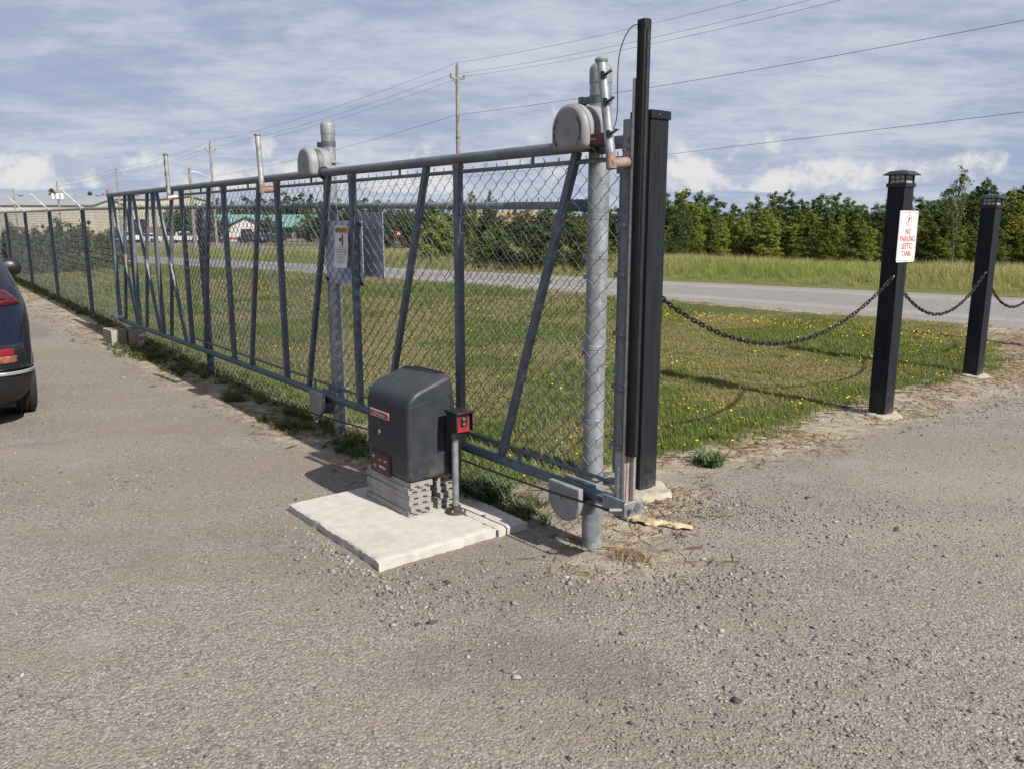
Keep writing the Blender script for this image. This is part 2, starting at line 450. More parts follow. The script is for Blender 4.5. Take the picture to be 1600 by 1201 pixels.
def m_concrete(name, lo, hi, sc=9, b_=.35):
    m, n, b, o = mat(name); p = n.obj()
    f = n.noise(p, sc, 7, .65); g = n.noise(p, sc * 9, 4, .7)
    c = n.mix(n.ramp(f, .3, .7), lo, hi)
    pits = n.ramp(n.voro(p, sc * 7), .05, .16, 1, 0)
    c = n.mix(n.math('MULTIPLY', pits, n.ramp(n.noise(p, sc * 2), .45, .65, 0, .7)), c, tuple(x * .55 for x in lo))
    c = n.mix(n.ramp(g, .35, .75, 0, .25), c, (.45, .42, .36))
    stain = n.noise(p, 2.6, 4, .6)
    c = n.mix(n.ramp(stain, .55, .72, 0, .35), c, (.30, .255, .19))
    n.put(b.inputs['Base Color'], c); b.inputs['Roughness'].default_value = .9
    bump(n, b, n.math('SUBTRACT', n.math('ADD', n.math('MULTIPLY', f, .5), n.math('MULTIPLY', g, .6)), n.math('MULTIPLY', pits, .5)), b_, .012)
    return m
M['slab'] = m_concrete('slab_concrete', (.355, .342, .315), (.44, .425, .395), 15, .55)
M['footing'] = m_concrete('footing_concrete', (0.264, 0.2376, 0.1782), (0.363, 0.3366, 0.264), 14, .6)
M['block'] = m_concrete('block_concrete', (0.2376, 0.2046, 0.1782), (0.3036, 0.2706, 0.2376), 22, .4)


def m_ground():
    """compacted gravel: fine chips, dusty patches, darker and paler wheel tracks; dirt where the 'dirt' mask says so"""
    m, n, b, o = mat('gravel'); p = n.pos()
    dirt = n.attr('dirt'); dark = n.attr('dark')
    v1 = n.voro(p, 160, out='Color'); v2 = n.voro(p, 76, out='Color')
    s1 = n.new('ShaderNodeSeparateColor'); n.l.new(v1, s1.inputs[0]); s2 = n.new('ShaderNodeSeparateColor'); n.l.new(v2, s2.inputs[0])
    lum = n.math('ADD', n.math('MULTIPLY', s1.outputs[0], .6), n.math('MULTIPLY', s2.outputs[1], .4))
    c = n.mix(n.ramp(lum, .1, .9, smooth=False), (0.09183, 0.08144, 0.0716), (0.2755, 0.2467, 0.2179))
    c = n.mix(n.ramp(s1.outputs[2], .93, .96, 0, .75), c, (0.4153, 0.3915, 0.3658))
    c = n.mix(n.ramp(s1.outputs[1], .955, .97, 0, .7), c, (0.04791, 0.04542, 0.0467))
    c = n.mix(n.ramp(s2.outputs[2], .95, .97, 0, .5), c, (0.1757, 0.1801, 0.2024))
    # dusty fines lying between the chips
    big = n.noise(p, .55, 5, .6, .6); mid = n.noise(p, 2.3, 5, .6)
    dust = n.ramp(n.math('ADD', n.math('MULTIPLY', big, .6), n.math('MULTIPLY', mid, .4)), .40, .62)
    c = n.mix(n.math('MULTIPLY', dust, .42), c, (0.2036, 0.1738, 0.1447))
    c = n.mix(n.ramp(n.noise(n.vmath('ADD', p, (7, 3, 0)), .8, 5, .6), .50, .70, 0, .30), c, (0.09984, 0.0877, 0.07627))
    c = n.mix(n.ramp(n.noise(n.vmath('ADD', p, (2, 9, 0)), 1.3, 6, .65), .56, .70, 0, .32), c, (0.2635, 0.2522, 0.2429))
    lane = n.noise(n.vmath('MULTIPLY', n.vmath('ADD', p, (3, 1, 0)), (.28, 1.25, 1)), 1.0, 4, .55, .3)
    c = n.mix(n.ramp(lane, .46, .60, 0, .42), c, (0.1711, 0.1432, 0.1178))
    c = n.mix(n.ramp(lane, .44, .30, 0, .40), c, (0.2452, 0.2126, 0.1801))
    # bare dry soil
    so_ = n.mix(n.ramp(n.noise(p, 7, 6, .7), .3, .7), (0.1597, 0.1292, 0.09339), (0.3514, 0.3054, 0.2374))
    so_ = n.mix(n.ramp(n.noise(p, 26, 5, .7), .50, .66, 0, .5), so_, (0.1197, 0.09005, 0.05448))
    so_ = n.mix(n.ramp(lum, .2, .9, 0, .30), so_, (0.3354, 0.2976, 0.2491))
    dm = n.ramp(n.math('ADD', dirt, n.math('MULTIPLY', n.math('SUBTRACT', n.noise(p, 3.2, 6, .65), .5), .9)), .32, .68)
    c = n.mix(dm, c, so_)
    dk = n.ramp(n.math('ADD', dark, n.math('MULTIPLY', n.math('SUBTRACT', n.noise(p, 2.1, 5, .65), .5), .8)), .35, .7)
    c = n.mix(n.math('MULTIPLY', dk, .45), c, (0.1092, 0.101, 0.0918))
    n.put(b.inputs['Base Color'], c); b.inputs['Roughness'].default_value = .95; b.inputs['Specular IOR Level'].default_value = .2
    h1 = n.voro(p, 160); h2 = n.voro(p, 76)
    h = n.math('ADD', n.math('MULTIPLY', h1, -.5), n.math('MULTIPLY', h2, -.9))
    h = n.math('ADD', h, n.math('MULTIPLY', n.noise(p, 9, 6, .7), 1.4))
    bump(n, b, h, .7, .008)
    return m
M['ground'] = m_ground()


def m_soil(name, a, b1, c1, straw=True):
    m, n, b, o = mat(name); p = n.pos(); e = n.attr('edge')
    f = n.noise(p, 1.1, 5, .62); g = n.noise(p, 16, 5, .7)
    c = n.mix(n.ramp(f, .38, .62), a, b1); c = n.mix(n.ramp(g, .35, .7), c, c1)
    dirt_ = n.mix(n.ramp(n.noise(p, 7, 6, .7), .3, .7), (0.148, 0.1221, 0.0888), (0.296, 0.259, 0.1998))
    k = n.ramp(n.math('ADD', e, n.math('MULTIPLY', n.math('SUBTRACT', n.noise(p, 4, 5, .65), .5), .6)), .02, .35, 1, 0)
    c = n.mix(k, c, dirt_)
    n.put(b.inputs['Base Color'], c); b.inputs['Roughness'].default_value = .95; b.inputs['Specular IOR Level'].default_value = .15
    bump(n, b, g, .6, .02)
    return m
M['lawn'] = m_soil('lawn_soil', (.052, .074, .017), (.095, .092, .036), (.035, .050, .012))
M['meadow'] = m_soil('meadow_soil', (.10, .115, .034), (.145, .13, .055), (.075, .085, .026))


def m_road():
    m, n, b, o = mat('road_surface'); p = n.pos()
    v = n.voro(p, 60, out='Color'); s1 = n.new('ShaderNodeSeparateColor'); n.l.new(v, s1.inputs[0])
    c = n.mix(s1.outputs[0], (0.1184, 0.1154, 0.1125), (0.2072, 0.2013, 0.1939))
    c = n.mix(n.ramp(n.noise(p, .8, 5, .6), .35, .65, 0, .4), c, (0.1702, 0.1628, 0.1591))
    e = n.attr('edge')
    tr_ = n.ramp(n.math('ABSOLUTE', n.math('SUBTRACT', n.math('ADD', e, n.math('MULTIPLY', n.math('SUBTRACT', n.noise(p, .9, 4), .5), .5)), 1.05)), .1, .5, 1, 0)
    c = n.mix(n.math('MULTIPLY', tr_, .30), c, (.30, .29, .28))
    crk = n.ramp(n.math('ABSOLUTE', n.math('SUBTRACT', n.noise(p, 1.1, 5, .6, .8), .5)), .0, .010, .55, 0)
    c = n.mix(crk, c, (.07, .068, .066))
    k = n.ramp(n.math('ADD', e, n.math('MULTIPLY', n.math('SUBTRACT', n.noise(p, 3, 5, .65), .5), .7)), .10, .65, 1, 0)
    c = n.mix(n.math('MULTIPLY', k, .7), c, n.mix(n.noise(p, 20, 4), (0.1184, 0.1036, 0.0888), (0.2664, 0.2442, 0.2146)))
    n.put(b.inputs['Base Color'], c); b.inputs['Roughness'].default_value = .9
    bump(n, b, n.voro(p, 60), .4, .01)
    return m
M['road'] = m_road()


def m_grass(name, g1, g2, dry, dryname='tint', trans=.35):
    m, n, b, o = mat(name); p = n.pos()
    t = n.attr(dryname, 'INSTANCER'); rnd = n.attr('rnd', 'INSTANCER')
    hgt = n.attr('tip')
    c = n.mix(rnd, g1, g2)
    c = n.mix(t, c, dry)
    c = n.mix(n.math('MULTIPLY', hgt, .25), c, tuple(min(1, x * 1.4) for x in dry))
    n.put(b.inputs['Base Color'], c); b.inputs['Roughness'].default_value = .7; b.inputs['Specular IOR Level'].default_value = .25
    tr = n.new('ShaderNodeBsdfTranslucent'); n.put(tr.inputs[0], c)
    mx = n.new('ShaderNodeMixShader'); mx.inputs[0].default_value = trans
    n.l.new(b.outputs[0], mx.inputs[1]); n.l.new(tr.outputs[0], mx.inputs[2]); n.l.new(mx.outputs[0], o.inputs[0])
    return m
M['grass'] = m_grass('lawn_grass', (.056, .112, .015), (.122, .182, .031), (.27, .228, .105))
M['tallgrass'] = m_grass('meadow_grass', (.125, .195, .034), (.235, .28, .068), (.34, .28, .135))
M['weed'] = m_grass('weed_leaf', (0.0351, 0.0741, 0.01404), (0.0663, 0.1131, 0.0234), (0.156, 0.1326, 0.0546))


def m_leaf(name, dark_, light_, trans=.3):
    m, n, b, o = mat(name)
    oi = n.new('ShaderNodeObjectInfo'); r_ = n.attr('shade')
    c = n.mix(r_, dark_, light_)
    c = n.mix(n.math('MULTIPLY', oi.outputs['Random'], .55), c, tuple((a + q) / 2 * f for a, q, f in zip(dark_, light_, (1.25, .95, .8))))
    n.put(b.inputs['Base Color'], c); b.inputs['Roughness'].default_value = .6; b.inputs['Specular IOR Level'].default_value = .3
    tr = n.new('ShaderNodeBsdfTranslucent'); n.put(tr.inputs[0], c)
    mx = n.new('ShaderNodeMixShader'); mx.inputs[0].default_value = trans
    n.l.new(b.outputs[0], mx.inputs[1]); n.l.new(tr.outputs[0], mx.inputs[2]); n.l.new(mx.outputs[0], o.inputs[0])
    return m
M['leaf_dark'] = m_leaf('leaf_dark', (0.030, 0.052, 0.012), (0.072, 0.104, 0.022))
M['leaf_mid'] = m_leaf('leaf_mid', (0.054, 0.088, 0.016), (0.128, 0.170, 0.030))
M['leaf_light'] = m_leaf('leaf_light', (0.100, 0.152, 0.024), (0.225, 0.265, 0.050))
M['leaf_pale'] = m_leaf('leaf_pale', (0.0779, 0.1025, 0.0369), (0.1394, 0.1558, 0.0697))
M['bark'] = plain('bark', (.13, .11, .09), .9, 0, .2, 6, bmp=.3)


def m_vcol(name, rough=.9):
    m, n, b, o = mat(name); at = n.new('ShaderNodeAttribute', attribute_name='tone')
    n.l.new(at.outputs['Vector'], b.inputs['Base Color']); b.inputs['Roughness'].default_value = rough; b.inputs['Specular IOR Level'].default_value = .2
    return m
M['pebble'] = m_vcol('pebble_stone'); M['straw'] = m_vcol('dry_straw'); M['flower'] = m_vcol('flower_petal', .6)
def m_crop():
    m, n, b, o = mat('ripe_crop'); p = n.pos()
    n.put(b.inputs['Base Color'], n.mix(n.ramp(n.noise(p, .08, 4), .3, .7), (.21, .150, .082), (.28, .205, .118)))
    b.inputs['Roughness'].default_value = .95; return m
M['crop'] = m_crop()
def m_glass_lantern():
    m, n, b, o = mat('lantern_glass'); b.inputs['Base Color'].default_value = (.82, .84, .84, 1); b.inputs['Roughness'].default_value = .5
    tr = n.new('ShaderNodeBsdfTranslucent'); tr.inputs[0].default_value = (.85, .87, .87, 1); mx = n.new('ShaderNodeMixShader'); mx.inputs[0].default_value = .6
    n.l.new(b.outputs[0], mx.inputs[1]); n.l.new(tr.outputs[0], mx.inputs[2]); n.l.new(mx.outputs[0], o.inputs[0]); return m
M['lantern_glass'] = m_glass_lantern()
M['rag'] = plain('rag', (.52, .42, .28), .9, 0, .25, 9, bmp=.4)
M['rag_edge'] = plain('rag_edge', (.16, .12, .08), .9, 0, .3, 12)
M['stain_metal'] = galv('stain_metal', (.16, .17, .18), .5, .4, rust=.15)
M['zip'] = plain('zip', (.015, .015, .016), .5, 0, .1, 10)


# ------------------------------------------------------------------ ground, lawn, road, meadow
def geo(a, b, lo, hi, k, g=1.16):
    """spacing k between a and b, growing outwards to lo and hi"""
    m = list(np.arange(a, b, k)); x = m[-1]; d_ = k
    while x < hi: d_ *= g; x += d_; m.append(x)
    x = a; d_ = k
    while x > lo: d_ *= g; x -= d_; m.insert(0, x)
    return np.array(m)
def sheet(name, xs, ys, mat_, lift, keep=None, attrs=None, kind='structure'):
    X, Y = np.meshgrid(xs, ys); Z = T(X, Y) + lift
    nx = len(xs); V = np.stack([X.ravel(), Y.ravel(), Z.ravel()], 1)
    i, j = np.meshgrid(np.arange(nx - 1), np.arange(len(ys) - 1)); i = i.ravel(); j = j.ravel()
    F = np.stack([j * nx + i, j * nx + i + 1, (j + 1) * nx + i + 1, (j + 1) * nx + i], 1)
    A = {k: np.asarray(fn(X, Y)).ravel() for k, fn in (attrs or {}).items()}
    if keep is not None:
        kp = keep(X, Y).ravel(); F = F[kp[F].all(1)]
        used = np.unique(F); mp = np.full(len(V), -1); mp[used] = np.arange(len(used)); V = V[used]; F = mp[F]
        A = {k: a[used] for k, a in A.items()}
    o = raw_mesh(name, V, F, 4, mat_, A, smooth=True); o['kind'] = kind; return o

RD = np.array([-.797, .604]); RN0 = np.array([7.4, 11.67])
near_line = [tuple(RN0 + RD * t) for t in (-24, 52)]
far_line = [(31.0, -1.0), (9.81, 15.6), (3.47, 19.0), (-1.7, 22.5), (-12, 30.0), (-43, 54.0)]
ROAD = [near_line[0], near_line[1]] + far_line[::-1]
def lawn_edge_pt(s): return tuple(g2w(.10, s)[:2])
LAWN = [lawn_edge_pt(.75), lawn_edge_pt(34), tuple(RN0 + RD * 41), tuple(RN0 + RD * .8), (6.3, 10.4), (5.75, 9.1), (4.44, 8.2), (3.5, 7.45), (2.85, 6.88), (2.05, 6.1), (1.5, 5.68), (1.1, 5.46), (.86, 5.38)]
MEADOW = far_line + [(-90, 75), (-160, 400), (400, 400), (400, -1)]


def dirt_mask(X, Y):
    n, s = w2g(X, Y); q = np.zeros(X.shape)
    dl = -polydist(X, Y, LAWN)                                  # distance outside the lawn
    right = (X > .7) & (n > -.2)
    wdt = np.clip(.35 + .16 * (X - 1), .35, 1.3)
    q = np.where(right, np.clip(1.15 - dl / wdt, 0, 1), q)
    strip = np.clip(1.1 - np.abs(n + .25) / np.clip(.32 + .035 * s, .3, .9), 0, 1) * np.clip((s - 1.2) / 1.0, 0, 1)
    q = np.maximum(q, np.where(n < .4, strip, 0) * .62)
    q = np.maximum(q, np.clip(1.05 - np.hypot(X - .85, Y - 4.75) / .62, 0, .85))
    q = np.maximum(q, np.clip(1.0 - np.hypot((X - .55) / 1.2, Y - 4.15) / .5, 0, .75))
    q = np.maximum(q, np.clip(.9 - np.hypot((X - .55) / 1.6, (Y - 3.75)) / .5, 0, .62))
    return np.clip(q, 0, 1)
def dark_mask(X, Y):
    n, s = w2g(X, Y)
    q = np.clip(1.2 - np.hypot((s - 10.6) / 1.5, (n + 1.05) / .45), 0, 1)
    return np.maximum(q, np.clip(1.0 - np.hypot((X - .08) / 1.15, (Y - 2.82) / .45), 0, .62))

ground = sheet('ground', geo(-8, 9, -1500, 1500, .09), geo(1.2, 13, -60, 1500, .09), M['ground'], 0.0, attrs={'dirt': dirt_mask, 'dark': dark_mask})
lawn = sheet('lawn', np.arange(-22, 9, .12), np.arange(4.5, 38, .12), M['lawn'], .008,
             keep=lambda X, Y: polydist(X, Y, LAWN) > -.02 + .10 * (vnoise(X, Y, 3.1, 4) - .5),
             attrs={'edge': lambda X, Y: polydist(X, Y, LAWN)})
def strip_sheet(name, A, B, na, nb, mat_, lift, wob=.06):
    """surface between two edge lines, a little uneven along both edges"""
    A = np.array(A, float); B = np.array(B, float)
    def res(P, k):
        L_ = np.r_[0, np.cumsum(np.hypot(*np.diff(P, axis=0).T))]; q = np.linspace(0, L_[-1], k); return np.stack([np.interp(q, L_, P[:, 0]), np.interp(q, L_, P[:, 1])], 1)
    A = res(A, na); B = res(B, na); V = []; e = []
    for i in range(na):
        w0 = wob * 2 * (fbm([A[i, 0]], [A[i, 1]], .7, 3)[0] - .5); w1 = wob * 2 * (fbm([B[i, 0]], [B[i, 1]], .7, 4)[0] - .5); L_ = np.hypot(*(B[i] - A[i]))
        for j in range(nb):
            f = j / (nb - 1); p = A[i] + (B[i] - A[i]) * (f + (w0 * (1 - f) + w1 * f) / L_); V.append((p[0], p[1], float(T(p[0], p[1])) + (lift if 0 < j < nb - 1 else -.01))); e.append(min(f, 1 - f) * L_)
    F = [(i * nb + j, i * nb + j + 1, (i + 1) * nb + j + 1, (i + 1) * nb + j) for i in range(na - 1) for j in range(nb - 1)]
    o = raw_mesh(name, V, F, 4, mat_, {'edge': e}, smooth=True); o['kind'] = 'structure'; return o
far2 = [(31.0, -1.0), (9.81, 15.6), (3.47, 19.0), (-1.7, 22.5), (-12, 30.0), (-43, 54.0)]
road = strip_sheet('road', near_line, far2, 160, 24, M['road'], .022)
meadow = sheet('meadow', geo(-20, 40, -700, 700, .5), geo(4, 60, 4, 1400, .5), M['meadow'], .014, keep=lambda X, Y: (polydist(X, Y, MEADOW) > -.9) | (Y > 399),
               attrs={'edge': lambda X, Y: np.full(X.shape, 2.0)})
FAR_ROAD = [(-120, 137), (-20, 137), (-8, 150), (2, 200), (9, 240), (16, 240), (6, 200), (-2, 146), (-16, 126), (-120, 126)]
far_road = sheet('far_road', np.arange(-120, 20, .8), np.arange(120, 244, .8), M['road'], .06, keep=lambda X, Y: polydist(X, Y, FAR_ROAD) > 0,
                 attrs={'edge': lambda X, Y: polydist(X, Y, FAR_ROAD)})
hl = MB()
hl.grid(lambda u, v: (-48 + 92 * u, 235 + 170 * v, -1.9 + 7.6 * math.sin(PI * min(1, v * 1.15)) ** 1.2 * math.sin(PI * min(1, max(0, u))) ** .55), 30, 14)
tag(hl.build('crop_hill', M['crop'], sharp=180), kind='structure')


# ------------------------------------------------------------------ scatter helpers
def gn_scatter(name, P, rot, scl, tint, templates, kind='stuff', rnd=None):
    rnd = RNG.random(len(P)) if rnd is None else rnd
    me = bpy.data.meshes.new(name); me.vertices.add(len(P)); me.vertices.foreach_set('co', np.asarray(P, np.float32).ravel())
    for nm, a, ty in (('rot', rot, 'FLOAT_VECTOR'), ('scl', scl, 'FLOAT_VECTOR'), ('tint', tint, 'FLOAT'), ('rnd', rnd, 'FLOAT')):
        at = me.attributes.new(nm, ty, 'POINT'); at.data.foreach_set('value' if ty == 'FLOAT' else 'vector', np.asarray(a, np.float32).ravel())
    o = bpy.data.objects.new(name, me); C.objects.link(o); o['kind'] = kind
    col_ = bpy.data.collections.new(name + '_kinds')
    for t in templates: col_.objects.link(t)
    ng = bpy.data.node_groups.new(name + '_scatter', 'GeometryNodeTree')
    ng.interface.new_socket('Geometry', in_out='INPUT', socket_type='NodeSocketGeometry'); ng.interface.new_socket('Geometry', in_out='OUTPUT', socket_type='NodeSocketGeometry')
    n = ng.nodes; L = ng.links; gi = n.new('NodeGroupInput'); go = n.new('NodeGroupOutput')
    ci = n.new('GeometryNodeCollectionInfo'); ci.inputs[0].default_value = col_; ci.inputs['Separate Children'].default_value = True; ci.inputs['Reset Children'].default_value = True
    ip = n.new('GeometryNodeInstanceOnPoints'); ip.inputs['Pick Instance'].default_value = True
    def na(nm, ty):
        k = n.new('GeometryNodeInputNamedAttribute'); k.data_type = ty; k.inputs[0].default_value = nm; return [s for s in k.outputs if s.enabled][0]
    er = n.new('FunctionNodeEulerToRotation'); L.new(na('rot', 'FLOAT_VECTOR'), er.inputs[0])
    L.new(gi.outputs[0], ip.inputs['Points']); L.new(ci.outputs[0], ip.inputs['Instance']); L.new(er.outputs[0], ip.inputs['Rotation']); L.new(na('scl', 'FLOAT_VECTOR'), ip.inputs['Scale'])
    L.new(ip.outputs[0], go.inputs[0])
    md = o.modifiers.new('scatter', 'NODES'); md.node_group = ng
    return o


def tuft(name, mat_, nb, rad, h0, h1, wd, bend, seed, seg=2):
    """a handful of bent tapering blades"""
    r = np.random.default_rng(seed); V = []; F = []; tip = []
    for i in range(nb):
        a = r.random() * 2 * PI; rr = rad * math.sqrt(r.random()); px, py = rr * math.cos(a), rr * math.sin(a)
        h = h0 + (h1 - h0) * r.random(); la = r.random() * 2 * PI; b = bend * (.3 + r.random()) * h; ww = wd * (.6 + .8 * r.random())
        sx_, sy_ = -math.sin(la) * ww / 2, math.cos(la) * ww / 2; k = len(V)
        for j in range(seg):
            t = j / seg; q = 1 - .45 * t; o_ = b * t * t
            V += [(px + math.cos(la) * o_ - sx_ * q, py + math.sin(la) * o_ - sy_ * q, h * t - .004), (px + math.cos(la) * o_ + sx_ * q, py + math.sin(la) * o_ + sy_ * q, h * t - .004)]; tip += [t, t]
        V.append((px + math.cos(la) * b, py + math.sin(la) * b, h * (1 - .18 * bend))); tip.append(1)
        for j in range(seg - 1): F += [(k + 2 * j, k + 2 * j + 1, k + 2 * j + 3), (k + 2 * j, k + 2 * j + 3, k + 2 * j + 2)]
        e = k + 2 * (seg - 1); F.append((e, e + 1, e + 2))
    me = bpy.data.meshes.new(name); me.from_pydata(V, [], F); at = me.attributes.new('tip', 'FLOAT', 'POINT'); at.data.foreach_set('value', tip)
    me.materials.append(mat_); return bpy.data.objects.new(name, me)


def rand_in(poly, count, x0, x1, y0, y1, fn=None):
    X = RNG.uniform(x0, x1, count); Y = RNG.uniform(y0, y1, count); d_ = polydist(X, Y, poly)
    k = d_ > 0 if fn is None else fn(X, Y, d_)
    return X[k], Y[k]


def multi(name, bv, bf, P, scl, rz, tilt, tone, mat_, kind='stuff'):
    """one joined mesh of many small pieces (for stuff nobody could count)"""
    bv = np.asarray(bv, float); bf = np.asarray(bf, int); n = len(P); k = len(bv)
    V = bv[None] * scl[:, None, :]
    jit = 1 + .25 * (RNG.random((n, k, 1)) - .5); V = V * jit
    ct, st = np.cos(tilt)[:, None], np.sin(tilt)[:, None]
    y = V[..., 1] * ct - V[..., 2] * st; z = V[..., 1] * st + V[..., 2] * ct; x = V[..., 0]
    c, s = np.cos(rz)[:, None], np.sin(rz)[:, None]
    W = np.stack([x * c - y * s, x * s + y * c, z], -1) + P[:, None, :]
    F = (bf[None] + (np.arange(n) * k)[:, None, None]).reshape(-1, bf.shape[1])
    o = raw_mesh(name, W.reshape(-1, 3), F, bf.shape[1], mat_, {'tone': np.repeat(tone, k, 0)}); o['kind'] = kind; return o


# lawn grass: short mown tufts, greener and drier patches
def lawn_keep(X, Y, d_):
    cut = .04 + .22 * (vnoise(X, Y, 2.2, 9) - .4)
    return (d_ > cut) & (RNG.random(len(X)) < np.clip(.35 + d_ * 1.6, 0, 1) * np.clip(.35 + 1.3 * fbm(X, Y, .9, 21), .3, 1))
gx1, gy1 = rand_in(LAWN, 42000, -9, 8, 4.6, 13, lawn_keep)
gx2, gy2 = rand_in(LAWN, 26000, -20, 3, 12, 33, lawn_keep)
gx = np.concatenate([gx1, gx2]); gy = np.concatenate([gy1, gy2]); gn = len(gx)
gs = np.where(gy > 13, 1.5, 1.0) * RNG.uniform(.7, 1.25, gn)
lush = np.clip((fbm(gx, gy, .8, 31) - .44) * 7, 0, 1)
lushn = np.clip(1.2 - np.abs(polydist(gx, gy, LAWN) - .35) / .45, 0, 1) * np.clip(1.5 - np.hypot(gx - 1.7, gy - 6.1) / 1.3, 0, 1)
lush = np.maximum(lush * .9, lushn)
nf, sf_ = w2g(gx, gy); lush = np.maximum(lush, np.clip(1.1 - nf / 1.2, 0, .9) * (sf_ > 1))
gt = np.clip(.74 - .78 * lush + .30 * (RNG.random(gn) - .5) + .5 * (fbm(gx, gy, 1.6, 36) - .5), 0, 1)
gsc = np.stack([gs, gs, gs * (.75 + .6 * lush)], 1)
grot = np.stack([np.zeros(gn), np.zeros(gn), RNG.uniform(0, 6.3, gn)], 1)
tm = [tuft('lawn_tuft', M['grass'], 34, .085, .018, .058, .0065, .8, 50 + i) for i in range(4)]
grass = gn_scatter('grass', np.stack([gx, gy, T(gx, gy) + .008], 1), grot, gsc, gt, tm)

# meadow: tall grass with tan seed heads
def mk(X, Y, d_): return (d_ > -.12) & (RNG.random(len(X)) < np.clip(d_ / .8, .5, 1))
mx_, my_ = rand_in(MEADOW, 42000, -26, 48, 8, 46, lambda X, Y, d_: mk(X, Y, d_) & (.6 * X + .8 * Y < 33))
mn = len(mx_); md_ = polydist(mx_, my_, MEADOW); hh = fbm(mx_, my_, .22, 41)
ms = np.clip(.13 + md_ * .075, .13, .48) * RNG.uniform(.7, 1.25, mn) * (.6 + .8 * hh)
ms *= np.clip(1.15 - .018 * (mx_ - 4), .72, 1.1) * np.clip(1 + (mx_ + 2) * .08, .5, 1)
mt = np.clip((hh - .50) * 2.6 + .30 * (RNG.random(mn) - .5) + np.clip((md_ - 3.0) * .11, 0, .55) * np.clip(1.25 - .05 * mx_, .35, 1), 0, 1)
tt = [tuft('tall_tuft', M['tallgrass'], 36, .22, .35, 1.0, .013, .55, 70 + i, 3) for i in range(4)]
tall = gn_scatter('tall_grass', np.stack([mx_, my_, T(mx_, my_)], 1), np.stack([np.zeros(mn), np.zeros(mn), RNG.uniform(0, 6.3, mn)], 1), np.stack([ms * 1.15, ms * 1.15, ms], 1), mt, tt, rnd=np.clip(.5 + 1.9 * (fbm(mx_, my_, .45, 47) - .5) + .5 * (RNG.random(mn) - .5), 0, 1))

# weeds and longer grass along the foot of the fence and round the posts
WP = []
for s_ in np.arange(1.9, 26, .028):
    dens = vnoise(np.array([s_]), np.array([3.3]), .9, 5)[0]
    for k in range(2):
        if RNG.random() < .25 + .6 * dens: WP.append((RNG.normal(.05, .07), s_ + RNG.normal(0, .05), RNG.uniform(.5, 1.1), RNG.uniform(0, .5)))
for (n_, s_, r_, c_) in ((-.24, 3.3, .14, 34), (-.20, 4.6, .10, 22), (-.22, 6.3, .14, 36), (-.26, 7.3, .2, 60), (-.26, 7.9, .2, 50), (.0, 1.05, .16, 110), (.02, 1.6, .18, 90), (.06, .6, .10, 20), (-.12, 2.4, .12, 36), (-.05, 9.4, .2, 50)):
    for k in range(c_): WP.append((n_ + RNG.normal(0, r_ * .5), s_ + RNG.normal(0, r_), RNG.uniform(.35, .8), RNG.uniform(0, .45)))
WP = np.array(WP); wp = np.array([g2w(a, b) for a, b in WP[:, :2]])
weeds = gn_scatter('weeds', np.stack([wp[:, 0], wp[:, 1], T(wp[:, 0], wp[:, 1])], 1), np.stack([np.zeros(len(WP)), np.zeros(len(WP)), RNG.uniform(0, 6.3, len(WP))], 1),
                   np.repeat(WP[:, 2:3], 3, 1), WP[:, 3], [tuft('weed_tuft', M['weed'], 16, .06, .05, .15, .014, 1.1, 90 + i, 3) for i in range(4)])

# loose stones
def pebbles():
    oct_v = [(1, 0, 0), (0, 1, 0), (-1, 0, 0), (0, -1, 0), (.2, .1, .8), (-.1, 0, -.6)]
    oct_f = [(0, 1, 4), (1, 2, 4), (2, 3, 4), (3, 0, 4), (1, 0, 5), (2, 1, 5), (3, 2, 5), (0, 3, 5)]
    X = RNG.uniform(-6.5, 8, 420000); Y = 1.9 + 9.5 * RNG.random(420000) ** 1.7
    n, s = w2g(X, Y); heavy = np.zeros(len(X))
    heavy += np.exp(-((n + 1.05) / .22) ** 2 - ((s - .4) / .75) ** 2) * 1.1          # along the near edge of the slab
    heavy += np.exp(-((X - .55) / .8) ** 2 - ((Y - 3.55) / .22) ** 2) * .75
    heavy += np.exp(-((X - 1.1) / .5) ** 2 - ((Y - 4.55) / .35) ** 2) * .6
    heavy += np.exp(-((X - 1.7) / .9) ** 2 - ((Y - 4.3) / .5) ** 2) * .25
    heavy += .35 * np.clip((fbm(X, Y, .8, 61) - .52) * 6, 0, 1)
    keep = (RNG.random(len(X)) < .085 + heavy * 1.25) & (np.abs(X) < .72 * Y + .3) & (polydist(X, Y, LAWN) < .1)
    slab_in = (n > -1.06) & (n < -.09) & (s > .37) & (s < 1.47); keep &= ~slab_in
    X = X[keep]; Y = Y[keep]; hv = heavy[keep]; k = len(X)
    sz = RNG.lognormal(math.log(.0042), .42, k) * (1 + .9 * np.clip(hv, 0, 1) * RNG.random(k))
    sz = np.where(RNG.random(k) < .006, sz * 2.4, sz); sz = np.clip(sz, .002, .022)
    scl = np.stack([sz * RNG.uniform(.8, 1.5, k), sz * RNG.uniform(.7, 1.2, k), sz * RNG.uniform(.5, .9, k)], 1)
    base = np.array([(0.1798, 0.1674, 0.1519), (0.2294, 0.2201, 0.2077), (0.124, 0.1178, 0.1116), (0.186, 0.1922, 0.2077), (0.2852, 0.2728, 0.2542), (0.0558, 0.0527, 0.0527), (0.2108, 0.1736, 0.1364)])
    pick = RNG.choice(7, k, p=[.27, .22, .18, .12, .08, .07, .06]); tone = base[pick] * RNG.uniform(.8, 1.15, (k, 1))
    P = np.stack([X, Y, T(X, Y) + sz * .12], 1)
    return multi('loose_stones', oct_v, oct_f, P, scl, RNG.uniform(0, 6.3, k), RNG.normal(0, .35, k), tone, M['pebble'])
stones = pebbles()
